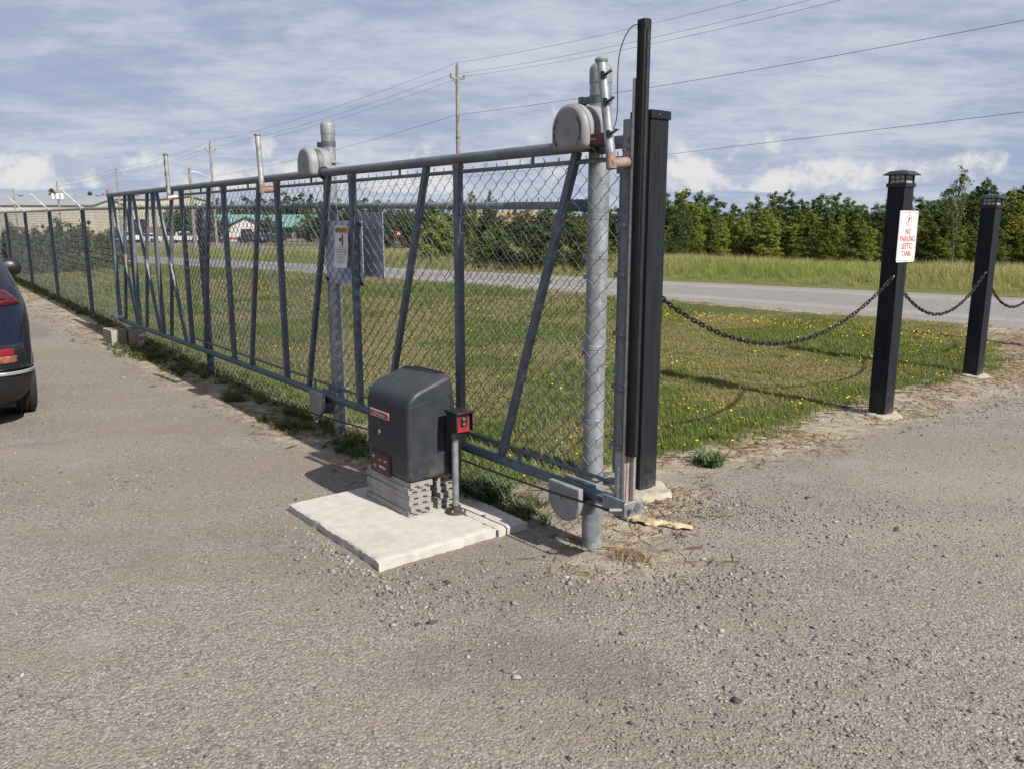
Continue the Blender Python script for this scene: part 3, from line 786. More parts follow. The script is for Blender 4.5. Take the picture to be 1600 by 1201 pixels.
def crumbs():
    k = 60; s_ = RNG.normal(.62, .18, k); n_ = -1.055 - np.abs(RNG.normal(0, .035, k)); sz = RNG.lognormal(math.log(.007), .45, k); sz = np.clip(sz, .004, .02)
    P = np.array([g2w(a, b) for a, b in zip(n_, s_)]); P[:, 2] = sz * .25
    bv = [(1, 0, 0), (0, 1, 0), (-1, 0, 0), (0, -1, 0), (.2, .1, .8), (-.1, 0, -.6)]; bf = [(0, 1, 4), (1, 2, 4), (2, 3, 4), (3, 0, 4), (1, 0, 5), (2, 1, 5), (3, 2, 5), (0, 3, 5)]
    return multi('concrete_crumbs', bv, bf, P, np.stack([sz * 1.2, sz, sz * .6], 1), RNG.uniform(0, 6.3, k), RNG.normal(0, .3, k), np.array([.30, .285, .255]) * RNG.uniform(.75, 1.1, (k, 1)), M['pebble'])
crumb = crumbs()

def straws():
    X = RNG.uniform(-13, 8, 300000); Y = RNG.uniform(3, 18, 300000)
    dm = dirt_mask(X, Y); keep = (RNG.random(len(X)) < np.clip(dm - .15, 0, 1) * np.clip((fbm(X, Y, 1.7, 81) - .36) * 4, .08, 1) * .95) & (polydist(X, Y, LAWN) < .15)
    X = X[keep]; Y = Y[keep]; k = len(X); L_ = RNG.uniform(.015, .06, k); wd = RNG.uniform(.0012, .003, k)
    bv = [(-1, -1, 0), (1, -1, .02), (1, 1, .05), (-1, 1, .03), (0, 0, 1)]; bf = [(0, 1, 4), (1, 2, 4), (2, 3, 4), (3, 0, 4)]
    tone = np.array([(0.1728, 0.1224, 0.0612), (0.2376, 0.1872, 0.108), (0.0936, 0.0648, 0.036), (0.288, 0.2448, 0.1584)])[RNG.choice(4, k, p=[.42, .14, .38, .06])] * RNG.uniform(.8, 1.2, (k, 1))
    return multi('straw_litter', bv, bf, np.stack([X, Y, T(X, Y) + RNG.uniform(.002, .012, k)], 1), np.stack([L_, wd, RNG.uniform(.003, .01, k)], 1), RNG.uniform(0, 6.3, k), RNG.normal(0, .3, k), tone, M['straw'])
straw = straws()

def flowers():
    cl = []
    spots = [(1.95, 9.1, .16, 24), (2.7, 12.3, .3, 40), (3.3, 12.6, .5, 30), (1.9, 6.35, .2, 16), (1.6, 5.9, .2, 10), (4.4, 8.6, .35, 60), (5.3, 9.7, .45, 80), (5.9, 10.3, .3, 40), (3.1, 7.3, .12, 20), (2.35, 7.6, .15, 12), (2.6, 7.1, .12, 14), (4.0, 9.3, .4, 40), (4.8, 11.3, .5, 50), (1.55, 6.9, .12, 20), (1.8, 7.05, .1, 14)]
    for t in np.linspace(0, 1, 26): spots.append((1.4 + 4.6 * t, 13.6 - 2.9 * t, .25, 26))
    for x, y, r_, c_ in spots:
        for k in range(c_): cl.append((x + RNG.normal(0, r_), y + RNG.normal(0, r_)))
    bx, by = rand_in(LAWN, 9000, -8, 7, 4.8, 14, lambda X, Y, d_: (d_ > .15) & (RNG.random(len(X)) < .05 + .45 * np.clip((fbm(X, Y, .7, 51) - .58) * 7, 0, 1)))
    P = np.array(cl); P = P[polydist(P[:, 0], P[:, 1], LAWN) > .05]; X = np.concatenate([P[:, 0], bx]); Y = np.concatenate([P[:, 1], by]); k = len(X)
    a = [(math.cos(2 * PI * i / 10) * (1 if i % 2 else .55), math.sin(2 * PI * i / 10) * (1 if i % 2 else .55), .18 if i % 2 else 0) for i in range(10)]
    bv = [(0, 0, .0)] + a + [(.12, 0, 0), (-.06, .1, 0), (0, 0, -4.5)]; bf = [(0, 1 + i, 1 + (i + 1) % 10) for i in range(10)] + [(11, 12, 13)]
    sz = RNG.uniform(.008, .0145, k); tone = np.array([(0.612, 0.442, 0.017), (0.68, 0.527, 0.0255), (0.561, 0.34, 0.017)])[RNG.choice(3, k)]
    return multi('yellow_flowers', bv, bf, np.stack([X, Y, T(X, Y) + RNG.uniform(.04, .085, k)], 1), np.repeat(sz[:, None], 3, 1), RNG.uniform(0, 6.3, k), RNG.normal(-.35, .35, k), tone, M['flower'])
flower = flowers()


# ------------------------------------------------------------------ chain-link
def chain_link(s0, s1, zlo, zhi, n, r=.0023, dw=.100, dh=.088, seed=3):
    """zigzag wires hooked into their neighbours, twisted ends at the top"""
    rr = np.random.default_rng(seed); m = MB(); V = []; F = []
    cnt = int((s1 - s0) / (dw / 2)); tri = [(math.cos(a), math.sin(a)) for a in (0.5, 2.6, 4.7)]
    for i in range(cnt):
        sa = s0 + i * dw / 2; sb = sa + dw / 2; lo = zlo(sa); hi = zhi(sa); k = int((hi - lo) / (dh / 2)); h = (hi - lo) / k
        pts = []
        for j in range(k + 1):
            left = (j + i) % 2 == 1; ss = (sa - .0012 if left else sb + .0012) + rr.normal(0, .0014); zz = lo + j * h + rr.normal(0, .0014); o_ = .0022 if j % 2 else -.0022; kn = dw * .055 * (1 if left else -1)
            if j: pts.append((n + o_ * .3, ss + kn, zz - dh * .085))
            pts.append((n + o_, ss, zz))
            if j < k: pts.append((n + o_ * .3, ss + kn, zz + dh * .085))
        e = pts[-1]; pts.append((e[0] + rr.normal(0, .004), e[1] + rr.normal(.004, .006), e[2] + .022 + .012 * rr.random()))
        b = len(V)
        for p in pts:
            for c, q in tri: V.append((p[0] + r * 1.2 * c, p[1] + r * .9 * c * .3 + r * q, p[2] + r * q * .4))
        for j in range(len(pts) - 1):
            for t in range(3): F.append((b + j * 3 + t, b + j * 3 + (t + 1) % 3, b + j * 3 + 3 + (t + 1) % 3, b + j * 3 + 3 + t))
    m.v = V; m.f = F; return m
def build_mesh_part(m, name, mat_, parent):
    V = np.array(m.v) - BASE[parent.name]
    o = raw_mesh(name, V, np.array(m.f), 4, mat_, smooth=True); o.parent = parent; o['kind'] = 'stuff'; return o


# ------------------------------------------------------------------ sliding gate
GN_ = -.10
gate = thing('sliding_gate', 'long grey steel cantilever sliding gate with chain link infill, parked open along the fence', 'gate', (GN_, 0, 0))
m = MB(); m.path([(GN_, -.31, 1.995), (GN_, 9.24, 1.995)], .029, 16); m.build('top_rail', M['gate_rail'], gate)
m = MB(); m.path([(GN_, -.20, .335), (GN_, 9.16, .335)], .0275, 16); m.build('bottom_rail', M['gate_steel'], gate)
UPR = [1.03, 2.30, 3.59, 4.83, 6.09, 7.15, 8.17]
for s_ in UPR:
    wd_ = .046 if s_ < 7 else .050
    m = MB(); m.beam((GN_, s_, .350), (GN_, s_, 1.975), .042, wd_); m.build('upright', M['gate_steel'], gate, bevel=.004)
m = MB(); m.path([(GN_, 9.19, .32), (GN_, 9.19, 2.045)], .027, 12); m.build('rear_post', M['gate_steel'], gate)
for (st, sb) in [(.05, .64), (1.36, 1.92), (2.66, 3.17), (3.97, 4.40), (5.24, 5.68), (6.97, 6.28), (6.43, 6.86), (7.99, 7.26), (7.38, 7.89), (9.04, 8.27), (8.40, 8.92)]:
    m = MB(); o_ = .004 if st < sb else -.004
    m.beam((GN_ + o_, st, 1.972), (GN_ + o_, sb, .352), .034, .040); m.build('brace', M['gate_steel'], gate, bevel=.003)
for s_ in (6.66, 7.62, 8.62):
    zz = {6.66: 1.12, 7.62: 1.14, 8.62: 1.16}[s_]
    m = MB(); m.beam((GN_, s_, zz - .09), (GN_, s_, zz + .07), .044, .034); m.build('weld', M['rust'], gate, bevel=.008)
for s_ in UPR[:5] + [-.29]:
    m = MB(); m.lathe([(.026, 0), (.033, .012), (.030, .03)], (GN_, s_, 1.942), 10); m.build('weld', M['rust'], gate)
    m = MB(); m.lathe([(.034, 0), (.030, .012), (.028, .02)], (GN_, s_, .355), 10); m.build('weld', M['gate_steel'], gate)
# thin frame that carries the mesh, with its spacers
fz0, fz1 = .425, 1.925
m = MB(); m.path([(GN_ + .004, -.27, fz1), (GN_ + .004, 6.07, fz1)], .011, 8); m.build('mesh_frame', M['gate_rail'], gate)
m = MB(); m.path([(GN_ + .004, -.27, fz0), (GN_ + .004, 6.07, fz0)], .010, 8); m.build('mesh_frame', M['gate_steel'], gate)
for a, b in zip([-.29] + UPR[:4], UPR[:5]):
    for f in ((.5,) if b - a < 1.35 else (.5,)):
        c = a + (b - a) * f
        m = MB(); m.path([(GN_, c, 1.925), (GN_, c, 1.975)], .008, 6); m.build('spacer', M['rust'], gate)
        m = MB(); m.path([(GN_, c + .1, .35), (GN_, c + .1, .425)], .008, 6); m.build('spacer', M['gate_steel'], gate)
build_mesh_part(chain_link(-.245, 6.06, lambda s: .415, lambda s: 1.93, GN_ + .027), 'chain_link_mesh', M['wire'], gate)
for s_ in UPR[:5]:
    for z_ in (.75, 1.15, 1.62):
        m = MB(); m.path([(GN_ - .026, s_ - .03, z_ - .008), (GN_ - .027, s_, z_), (GN_ - .02, s_ + .035, z_ + .010), (GN_ + .02, s_ + .045, z_ + .02)], .0022, 5); m.build('wire_tie', M['wire'], gate)
for (st, sb) in [(.05, .64), (1.36, 1.92), (2.66, 3.17)]:
    for z_ in (.78, 1.25, 1.68):
        c = st + (sb - st) * (1.972 - z_) / 1.62
        m = MB(); m.path([(GN_ - .024, c - .035, z_ + .01), (GN_ - .026, c, z_), (GN_ - .018, c + .03, z_ - .008), (GN_ + .02, c + .04, z_ - .01)], .0022, 5); m.build('wire_tie', M['wire'], gate)
# leading end: round post, tension bar and clamps, bracket
m = MB(); m.path([(GN_, -.29, .36), (GN_, -.29, 1.885)], .027, 14); m.build('end_post', M['gate_rail'], gate)
m = MB(); m.path([(GN_, -.29, 1.886), (GN_, -.29, 2.085)], .030, 14); m.build('end_post', M['galv_dull'], gate)
m = MB(); m.path([(GN_, -.29, .30), (GN_, -.29, .60)], .0295, 14); m.build('end_sleeve', M['galv'], gate)
m = MB(); m.beam((GN_ + .022, -.225, .47), (GN_ + .022, -.225, 1.88), .006, .018); m.build('tension_bar', M['gate_steel'], gate)
for z_ in (.60, .88, 1.13, 1.40, 1.62, 1.86):
    m = MB(); m.lathe([(.031, 0), (.033, .004), (.033, .020), (.031, .024)], (GN_, -.29, z_), 14); m.cbox((GN_ + .015, -.24, z_ + .012), (.012, .07, .022)); m.build('clamp', M['stain_metal'], gate)
m = MB()
m.cbox((GN_ - .005, -.27, .318), (.075, .20, .012)); m.cbox((GN_ - .005, -.27, .355), (.075, .20, .010))
m.cbox((GN_ - .045, -.30, .335), (.012, .16, .085)); m.cbox((GN_ + .035, -.30, .335), (.012, .16, .06)); m.cbox((GN_ + .0, -.375, .335), (.125, .012, .072))
eb = m.build('end_bracket', M['galv'], gate, bevel=.005)
m = MB(); m.lathe([(.012, 0), (.012, .012), (.007, .013), (.007, .022)], (GN_ - .035, -.404, .335), 8, 'y'); m.build('bolt', M['stain_metal'], eb)
m = MB(); m.lathe([(.022, 0), (.022, .003)], (GN_ + .022, -.3845, .335), 16, 'y'); m.build('bracket_hole', M['stain_metal'], eb)
m = MB(); m.cbox((GN_ - .02, 9.16, .37), (.12, .34, .05)); m.cbox((GN_ - .05, 9.28, .38), (.15, .12, .035)); m.build('rear_bracket', M['alu'], gate, bevel=.01)
m = MB(); m.lathe([(.031, 0), (.031, .06), (.025, .066)], (GN_, 9.19, 2.005), 12); m.build('rear_cap', M['rust'], gate)
# stub arms that once carried barbed wire
for s_, dn, ds, rust_ in ((-.305, -.004, .072, 1), (3.59, 0, .035, 1), (6.09, 0, .01, 0)):
    an = GN_ - .122
    m = MB(); m.path([(an + dn, s_ + ds, 2.325), (an, s_, 1.885)], .0215, 14); ba = m.build('barb_arm', M['alu'] if s_ > 0 else M['galv'], gate)
    m = MB(); m.path([(an - .012, s_, 1.892), (GN_ - .01, s_, 1.905)], .0235, 12); m.build('elbow', M['rust'] if rust_ else M['alu'], ba)
    m = MB(); m.path([(an + dn * .12, s_ + ds * .12, 1.94), (an - .002, s_, 1.872)], [.0222, .0235], 12); m.build('elbow', M['rust'], ba)
    m = MB(); m.lathe([(.024, -.012), (.029, -.004), (.029, .003), (.012, .014), (.002, .016)], (an + dn, s_ + ds, 2.325), 14); m.build('arm_cap', M['galv_dull'], ba)
    for f in (.15, .40, .70):
        c = (an + dn * (1 - f), s_ + ds * (1 - f), 2.325 - .44 * f)
        m = MB()
        if s_ < 0: m.path([(c[0] - .01, c[1] - .02, c[2]), (c[0] - .012, c[1] - .042, c[2] + .006), (c[0], c[1] - .05, c[2] + .016)], .006, 6); m.cbox((c[0] - .016, c[1] - .014, c[2]), (.014, .012, .03))
        elif s_ > 6: m.cbox((c[0] - .0195, c[1] - .004, c[2] - .02), (.008, .016, .05), Matrix.Rotation(.35, 3, 'X'))
        else: m.cbox((c[0] - .0195, c[1] - .004, c[2]), (.008, .007, .007))
        m.build('arm_hook', M['black_plastic'], ba)
# rubber safety edge on the leading end
m = MB(); m.cbox((GN_, -.327, 1.27), (.045, .016, 1.96)); se = m.build('edge_channel', M['alu'], gate, bevel=.002)
m = MB(); m.cbox((GN_ - .006, -.3365, .97), (.012, .006, 1.33)); m.build('channel_tape', M['pink_tape'], se)
m = MB(); m.cbox((GN_ + .02, -.352, .85), (.016, .018, 1.12)); m.build('edge_channel', M['alu'], gate, bevel=.002)
poly = [(u * .72, v * .66) for u, v in [(-.030, 0), (.030, 0), (.034, .012), (.028, .02), (.034, .045), (.026, .068), (0, .078), (-.026, .068), (-.034, .045), (-.028, .02), (-.034, .012)]]
m = MB(); m.prism(poly, lambda u, v, w_: (GN_ + u, -.337 - v * .92, w_), .585, 2.455); sr = m.build('safety_edge', M['rubber'], gate, bevel=.003)
m = MB(); m.prism([(u * 1.04, v * 1.03 - .001) for u, v in poly], lambda u, v, w_: (GN_ + u, -.337 - v * .92, w_), 2.44, 2.482); m.build('edge_cap', M['rubber'], sr, bevel=.004)
m = MB(); m.path([(GN_ - .006, -.383, .60), (GN_ - .006, -.383, 2.44)], .008, 8); m.build('edge_bead', M['rubber_sheen'], sr)
def chaikin(p, k=3):
    p = [np.array(q, float) for q in p]
    for _ in range(k): p = [p[0]] + [q for a_, b_ in zip(p, p[1:]) for q in (a_ * .75 + b_ * .25, a_ * .25 + b_ * .75)] + [p[-1]]
    return p
m = MB(); m.path(chaikin([(GN_ - .018, -.352, 2.462), (GN_ - .05, -.32, 2.455), (GN_ - .07, -.28, 2.36), (GN_ - .06, -.265, 2.24), (GN_ - .05, -.262, 2.12), (GN_ - .05, -.25, 2.06), (GN_ - .05, -.21, 2.02), (GN_ - .04, -.19, 2.0)]), .0024, 6); m.build('sensor_cable', M['cable'], gate)
m = MB(); m.cbox((GN_ - .045, -.128, 2.008), (.04, .135, .058)); tb = m.build('transmitter', M['black_plastic'], gate, bevel=.006)
m = MB(); m.cbox((GN_ - .0665, -.126, 2.010), (.004, .118, .044)); m.build('transmitter_lid', M['red_dark'], tb, bevel=.0015)
text_mb('LiftMaster', .016, lambda u, v, w_: (GN_ - .0687 - w_, -.118 - u, 2.013 + v)).build('lettering', M['white_paint'], tb)
m = MB(); m.lathe([(.034, 0), (.036, .004), (.036, .022), (.034, .026)], (GN_, -.072, 1.995), 14, 'y'); m.build('transmitter_strap', M['black_plastic'], tb)


# ------------------------------------------------------------------ gate posts with roller covers
def dshape(r, zb, flip=1, n=20):
    p = [(r * math.cos(PI * i / n), flip * r * math.sin(PI * i / n)) for i in range(n + 1)]
    return p + [(-r, -flip * zb), (r, -flip * zb)]
def gate_post(name, label):
    s0 = 0.0
    g = thing(name, label, 'gate post', (0, 0, 0), group='steel posts that carry the sliding gate')
    m = MB(); m.path([(0, 0, -.08), (0, 0, 2.30)], .0508, 24); m.build('pipe', M['galv'], g)
    m = MB(); m.lathe([(.053, 2.28), (.0535, 2.335), (.050, 2.352), (.036, 2.368), (.012, 2.376), (.001, 2.377)], (0, 0, 0), 24); m.build('cap', M['galv_dull'], g)
    for z_ in (.36, .66, 1.03, 1.47, 1.66):
        m = MB(); m.lathe([(.0508, z_), (.0525, z_ + .002), (.0525, z_ + .022), (.0508, z_ + .024)], (0, 0, 0), 24); m.cbox((.0, .072, z_ + .012), (.02, .045, .026)); m.build('pipe_clamp', M['galv'], g)
    m = MB(); m.lathe([(.0508, 2.19), (.0535, 2.192), (.0535, 2.225), (.0508, 2.227)], (0, 0, 0), 24); m.cbox((-.02, .068, 2.21), (.03, .05, .028)); m.cbox((-.02, .100, 2.21), (.036, .022, .036)); m.build('pipe_clamp', M['stain_metal'], g)
    # upper roller
    zc, r = 2.062, .1145
    m = MB(); m.prism(dshape(r, .088), lambda u, v, w_: (w_, .002 + u, zc + v), -.205, -.127); uc = m.build('upper_roller_cover', M['cover_plastic'], g, bevel=.019)
    m = MB(); m.prism(dshape(r, .088), lambda u, v, w_: (w_, .002 + u, zc + v), -.098, -.030); m.build('cover_back_half', M['cover_plastic'], uc, bevel=.012)
    m = MB(); m.prism(dshape(r - .006, .080), lambda u, v, w_: (w_, .002 + u, zc + v), -.128, -.097); m.build('cover_gap', M['stain_metal'], uc)
    m = MB(); m.lathe([(.019, 0), (.018, -.002)], (-.2055, .004, zc - .01), 20, 'x'); m.build('cover_boss', M['cover_low'], uc)
    m = MB(); m.path([(GN_, -.113, 1.995), (GN_, -.119, 1.995)], .047, 16); m.build('opening_shade_disc', M['black_plastic'], uc)  # solid black disc stands in for the shade inside the rail slot
    for word, a0, a1 in (('MASTER HALCO', 218, 140), ("LOADMASTER'S", 42, -40)):
        tm_ = MB()
        for i, ch in enumerate(word):
            if ch == ' ': continue
            a = R(a0 + (a1 - a0) * i / (len(word) - 1)); cx, cy = .088 * math.cos(a), .086 * math.sin(a); ro = a - PI / 2
            t = text_mb(ch, .0185, lambda u, v, w_: (u, v, w_), bold=.0006)
            for_ = lambda p: (-.2056 - p[2], .004 - (cx + p[0] * math.cos(ro) - p[1] * math.sin(ro)), zc - .012 + (cy + p[0] * math.sin(ro) + p[1] * math.cos(ro)))
            t.xform(for_); tm_.add(t.v, t.f)
        tm_.build('lettering', M['black_print'], uc)
    m = MB(); m.box((-.032, -.03, 2.02), (.0, .05, 2.03)); m.box((-.032, -.03, 2.07), (.0, .05, 2.08)); m.box((-.032, -.062, 2.01), (.02, -.048, 2.10)); m.box((-.04, -.055, 2.02), (-.028, .07, 2.09))
    for z_ in (2.035, 2.075): m.path([(-.05, -.075, z_), (.055, -.075, z_)], .006, 8)
    m.build('upper_bracket', M['galv_dull'], g)
    # lower roller
    zl = .298
    m = MB(); m.prism(dshape(.1145, .075, -1), lambda u, v, w_: (w_, .008 + u, zl + v), -.195, -.165); lc = m.build('lower_roller_cover', M['cover_low'], g, bevel=.006)
    m = MB(); m.prism(dshape(.1145, .075, -1), lambda u, v, w_: (w_, .008 + u, zl + v), -.085, -.052); m.build('cover_back_half', M['cover_low'], lc, bevel=.006)
    m = MB(); m.prism(dshape(.100, -.02, -1), lambda u, v, w_: (w_, .008 + u, zl + v), -.166, -.084); m.build('cover_gap', M['stain_metal'], lc)
    m = MB(); m.path([(-.1945, .02, .30), (-.1965, .02, .30)], .010, 10); m.build('cover_boss', M['stain_metal'], lc)
    m = MB(); m.box((-.052, -.05, .26), (-.045, .07, .40)); m.box((-.055, -.06, .40), (.0, .06, .41)); m.path([(-.06, -.07, .385), (.055, -.07, .385)], .006, 8); m.path([(-.06, -.07, .29), (.055, -.07, .29)], .006, 8)
    m.build('lower_bracket', M['galv_dull'], g)
    return g
gp = gate_post('gate_post', 'nearest galvanised gate post, its grey roller cover lettered, beside the red transmitter')
gp2 = copy_tree(gp, loc=g2w(0, 2.84, 0), label='second galvanised gate post, standing behind the warning sign panel')
gp2.location.z = .0
for o_ in list(gp2.children):
    if o_.name.startswith('upper_roller'):
        for c_ in list(o_.children):
            if c_.name.startswith('lettering'): bpy.data.objects.remove(c_)


# ------------------------------------------------------------------ fixed chain-link fence
frz = lambda s: float(np.interp(s, [0, 2.6, 6.1, 11.5, 16.5, 36], [1.725, 1.762, 1.80, 1.844, 1.85, 1.93]))
fence = thing('chain_link_fence', 'fixed grey chain link fence running far back with slanted white barb arms', 'fence', (0, 3, 0))
pts = [(0, s_, frz(s_)) for s_ in np.arange(.05, 36, .8)]
m = MB(); m.path(pts[:5], .021, 10); m.path(pts[4:], .021, 10); m.build('top_rail', M['galv_dull'], fence)
FP = [5.85] + [8.65 + 2.8 * i for i in range(10)]
for i, s_ in enumerate(FP):
    m = MB(); m.path([(0, s_, Tg(0, s_) - .05), (0, s_, frz(s_) + .01)], .032 if i else .036, 14); fp_ = m.build('fence_post', M['fence_paint'], fence)
    m = MB(); m.lathe([(.036, -.02), (.037, .015), (.028, .032)], (0, s_, frz(s_)), 12); m.build('post_cap', M['galv'], fp_)
    if i >= 2:
        z_ = frz(s_)
        m = MB(); m.beam((-.01, s_, z_ + .02), (-.27, s_ + .02, z_ + .30), .02, .03); m.build('barb_arm', M['alu'], fp_)
build_mesh_part(chain_link(.075, 34, lambda s: Tg(0, s) + .005 - (.09 if s < 1.5 else .03), lambda s: frz(s) + .012, .027, seed=8), 'chain_link_mesh', M['wire'], fence)
m = MB(); m.beam((.03, .085, -.02), (.03, .085, 1.78), .008, .022); m.build('tension_bar', M['gate_steel'], fence)
for z_ in (.55, 1.0, 1.38):
    m = MB(); m.cbox((.02, .075, z_), (.03, .05, .02)); m.build('clamp', M['stain_metal'], fence)
m = MB(); m.path([(0, .04, 1.727), (0, .20, 1.729)], .030, 12); m.build('rail_end', M['gate_steel'], fence)
m = MB(); m.path([(0, 2.7, 1.763), (0, 2.98, 1.767)], .029, 12); m.build('rail_end', M['galv_dull'], fence)
m = MB(); m.path([(0, 1.25, 1.7435), (0, 1.27, 1.7437)], .027, 12); m.build('rail_joint', M['rust'], fence)


# ------------------------------------------------------------------ notices on the fence and gate
pa = thing('notice_panel', 'pale grey blank metal panel tied in front of the second gate post', 'panel', (-.065, 2.53, 1.2))
m = MB(); m.box((-.068, 2.245, 1.207), (-.064, 2.815, 1.655)); m.build('sheet', M['panel_grey'], pa, bevel=.001)
for s_, z_ in ((2.265, 1.632), (2.80, 1.63), (2.80, 1.232), (2.265, 1.225)):
    m = MB(); m.cbox((-.074, s_, z_), (.012, .05, .012), Matrix.Rotation(.4, 3, 'X')); m.build('zip_tie', M['zip'], pa)
pb = thing('notice_panel', 'darker blue grey back of a panel hung on the far side of the fence', 'panel', (.05, 2.33, 1.25))
m = MB(); m.box((.046, 2.155, 1.262), (.050, 2.60, 1.713)); m.build('sheet', M['panel_back'], pb, bevel=.001)
m = MB(); m.path([(.04, 2.17, 1.70), (.03, 2.10, 1.76), (.01, 2.09, 1.75)], .005, 6); m.build('zip_tie', M['zip'], pb)
m = MB(); m.path([(.04, 2.17, 1.27), (.03, 2.08, 1.20), (.035, 2.02, 1.14)], .005, 6); m.build('zip_tie', M['zip'], pb)

ws = thing('warning_sign', 'white WARNING sign with an orange header and black pictogram, curling off the gate mesh', 'sign', (-.12, 2.43, 1.33))
def wsn(u, v, off=0.0):               # u to the viewer's right, v up, both from 0 to 1
    curl = .020 * (1 - v) ** 3 + .012 * max(0, u - .6)
    return (-.128 - curl - off, 2.541 - .212 * u, 1.33 + .292 * v)
m = MB(); m.grid(lambda u, v: wsn(u, v), 8, 10); m.grid(lambda u, v: wsn(1 - u, v, -.0025), 8, 10); m.build('sheet', M['white_paint'], ws, sharp=180)
m = MB(); m.grid(lambda u, v: wsn(.06 + .88 * u, .83 + .13 * v, .0012), 8, 3); m.build('header', M['orange_print'], ws, sharp=180)
text_mb('WARNING', .034, lambda u, v, w_: wsn(.55 + u / .212, .895 + v / .292, .0020)).build('lettering', M['black_print'], ws)
m = MB(); m.add([wsn(.10, .86, .002), wsn(.17, .86, .002), wsn(.135, .935, .002)], [(0, 1, 2)]); m.build('symbol', M['black_print'], ws)
m = MB()
m.grid(lambda u, v: wsn(.55 + .07 * u, .56 + .22 * v, .0014), 1, 4)
m.grid(lambda u, v: wsn(.33 + .17 * u, .63 + .08 * v, .0014), 2, 2)
for (a, b, c, e) in ((.50, .66, .56, .80), (.50, .66, .60, .50), (.56, .78, .44, .82), (.52, .58, .40, .50)):
    m.grid(lambda u, v: wsn(a + (c - a) * v + (u - .5) * .03, b + (e - b) * v, .0016), 1, 2)
m.build('pictogram', M['black_print'], ws)
for i, t in enumerate(('Moving Gate Can Cause', 'Serious Injury Or Death')):
    text_mb(t, .0172, lambda u, v, w_: wsn(.5 + u / .212, .435 - .055 * i + v / .292, .0016)).build('lettering', M['black_print'], ws)
m = MB(); m.grid(lambda u, v: wsn(.08 + .84 * u, .487 + .006 * v, .0014), 4, 1)
for i, (a, b) in enumerate(((.08, .90), (.22, .72), (.10, .86), (.30, .62), (.09, .92), (.2, .7))):
    m.grid(lambda u, v: wsn(a + (b - a) * u, .315 - .04 * i + .010 * v, .0014), 6, 1)
m.build('small_print', M['grey_print'], ws)


# ------------------------------------------------------------------ concrete pad, spacer boards, operator
def slab_mesh(n0, n1, s0, s1, top, jit, seed, lift=.0, ragged=()):
    """flat concrete with chipped, uneven edges; returns MB in frame coordinates"""
    r = np.random.default_rng(seed); nu = max(4, int((n1 - n0) / .022)); nv = max(4, int((s1 - s0) / .022)); m = MB(); V = []
    for j in range(nv + 1):
        for i in range(nu + 1):
            n = n0 + (n1 - n0) * i / nu; s = s0 + (s1 - s0) * j / nv; z = top + .0025 * (fbm([n], [s], 9, seed)[0] - .5)
            e = min(i, nu - i, j, nv - j)
            if e == 0:
                a = jit
                if j == nv and 'back' in ragged: a = jit * 5
                if i == 0 and 'front' in ragged: a = jit * 2.2
                f = (fbm([n * 1.0 + seed], [s], 7, seed, 4)[0] - .35) * a * 1.6
                if i == 0: n += f
                if i == nu: n -= f
                if j == 0: s += f * .6
                if j == nv: s -= f
                z -= .005 + abs(r.normal(0, .003)) * (2.2 if ('front' in ragged and i == 0) else 1)
            V.append((n, s, z))
    F = [(j * (nu + 1) + i, j * (nu + 1) + i + 1, (j + 1) * (nu + 1) + i + 1, (j + 1) * (nu + 1) + i) for j in range(nv) for i in range(nu)]
    rim = [i for i in range(nu + 1)] + [j * (nu + 1) + nu for j in range(1, nv + 1)] + [nv * (nu + 1) + i for i in range(nu - 1, -1, -1)] + [j * (nu + 1) for j in range(nv - 1, 0, -1)]
    prev = rim; cn, cs = (n0 + n1) / 2, (s0 + s1) / 2
    for lv, zz in enumerate((top * .55, -.03)):
        b = len(V)
        for k in rim:
            x, y, z = V[k]; q = 1 + (.004 if lv == 0 else .012) * r.normal(0, 1); V.append((cn + (x - cn) * q, cs + (y - cs) * q, zz))
        cur = list(range(b, b + len(rim))); k = len(rim)
        F += [(prev[i], cur[i], cur[(i + 1) % k], prev[(i + 1) % k]) for i in range(k)]; prev = cur
    m.v = V; m.f = F; return m
o = slab_mesh(-1.025, -.315, .40, 1.47, .051, .011, 5, ragged=('back', 'front')).build('concrete_slab', M['slab'], base=(0, 0, 0), sharp=50)
o.location = (*GO, 0); o.rotation_euler = (0, 0, GROT)
tag(o, 'low off white concrete slab with chipped edges under the charcoal operator box', 'concrete slab')
m = slab_mesh(-.308, -.105, .39, 1.02, .047, .006, 9)
o = m.build('concrete_strip', M['slab'], base=(0, 0, 0), sharp=50); o.location = (*GO, 0); o.rotation_euler = (0, 0, GROT)
tag(o, 'narrow concrete strip between the big slab and the gate', 'concrete strip')
bt = thing('anchor_plug', 'small round metal plug set in the concrete strip behind the sensor pole', 'plug', (-.25, .60, .047))
m = MB(); m.lathe([(.016, 0), (.016, .003), (.012, .005)], (-.25, .60, .0465), 14); m.build('disc', M['galv_dull'], bt)

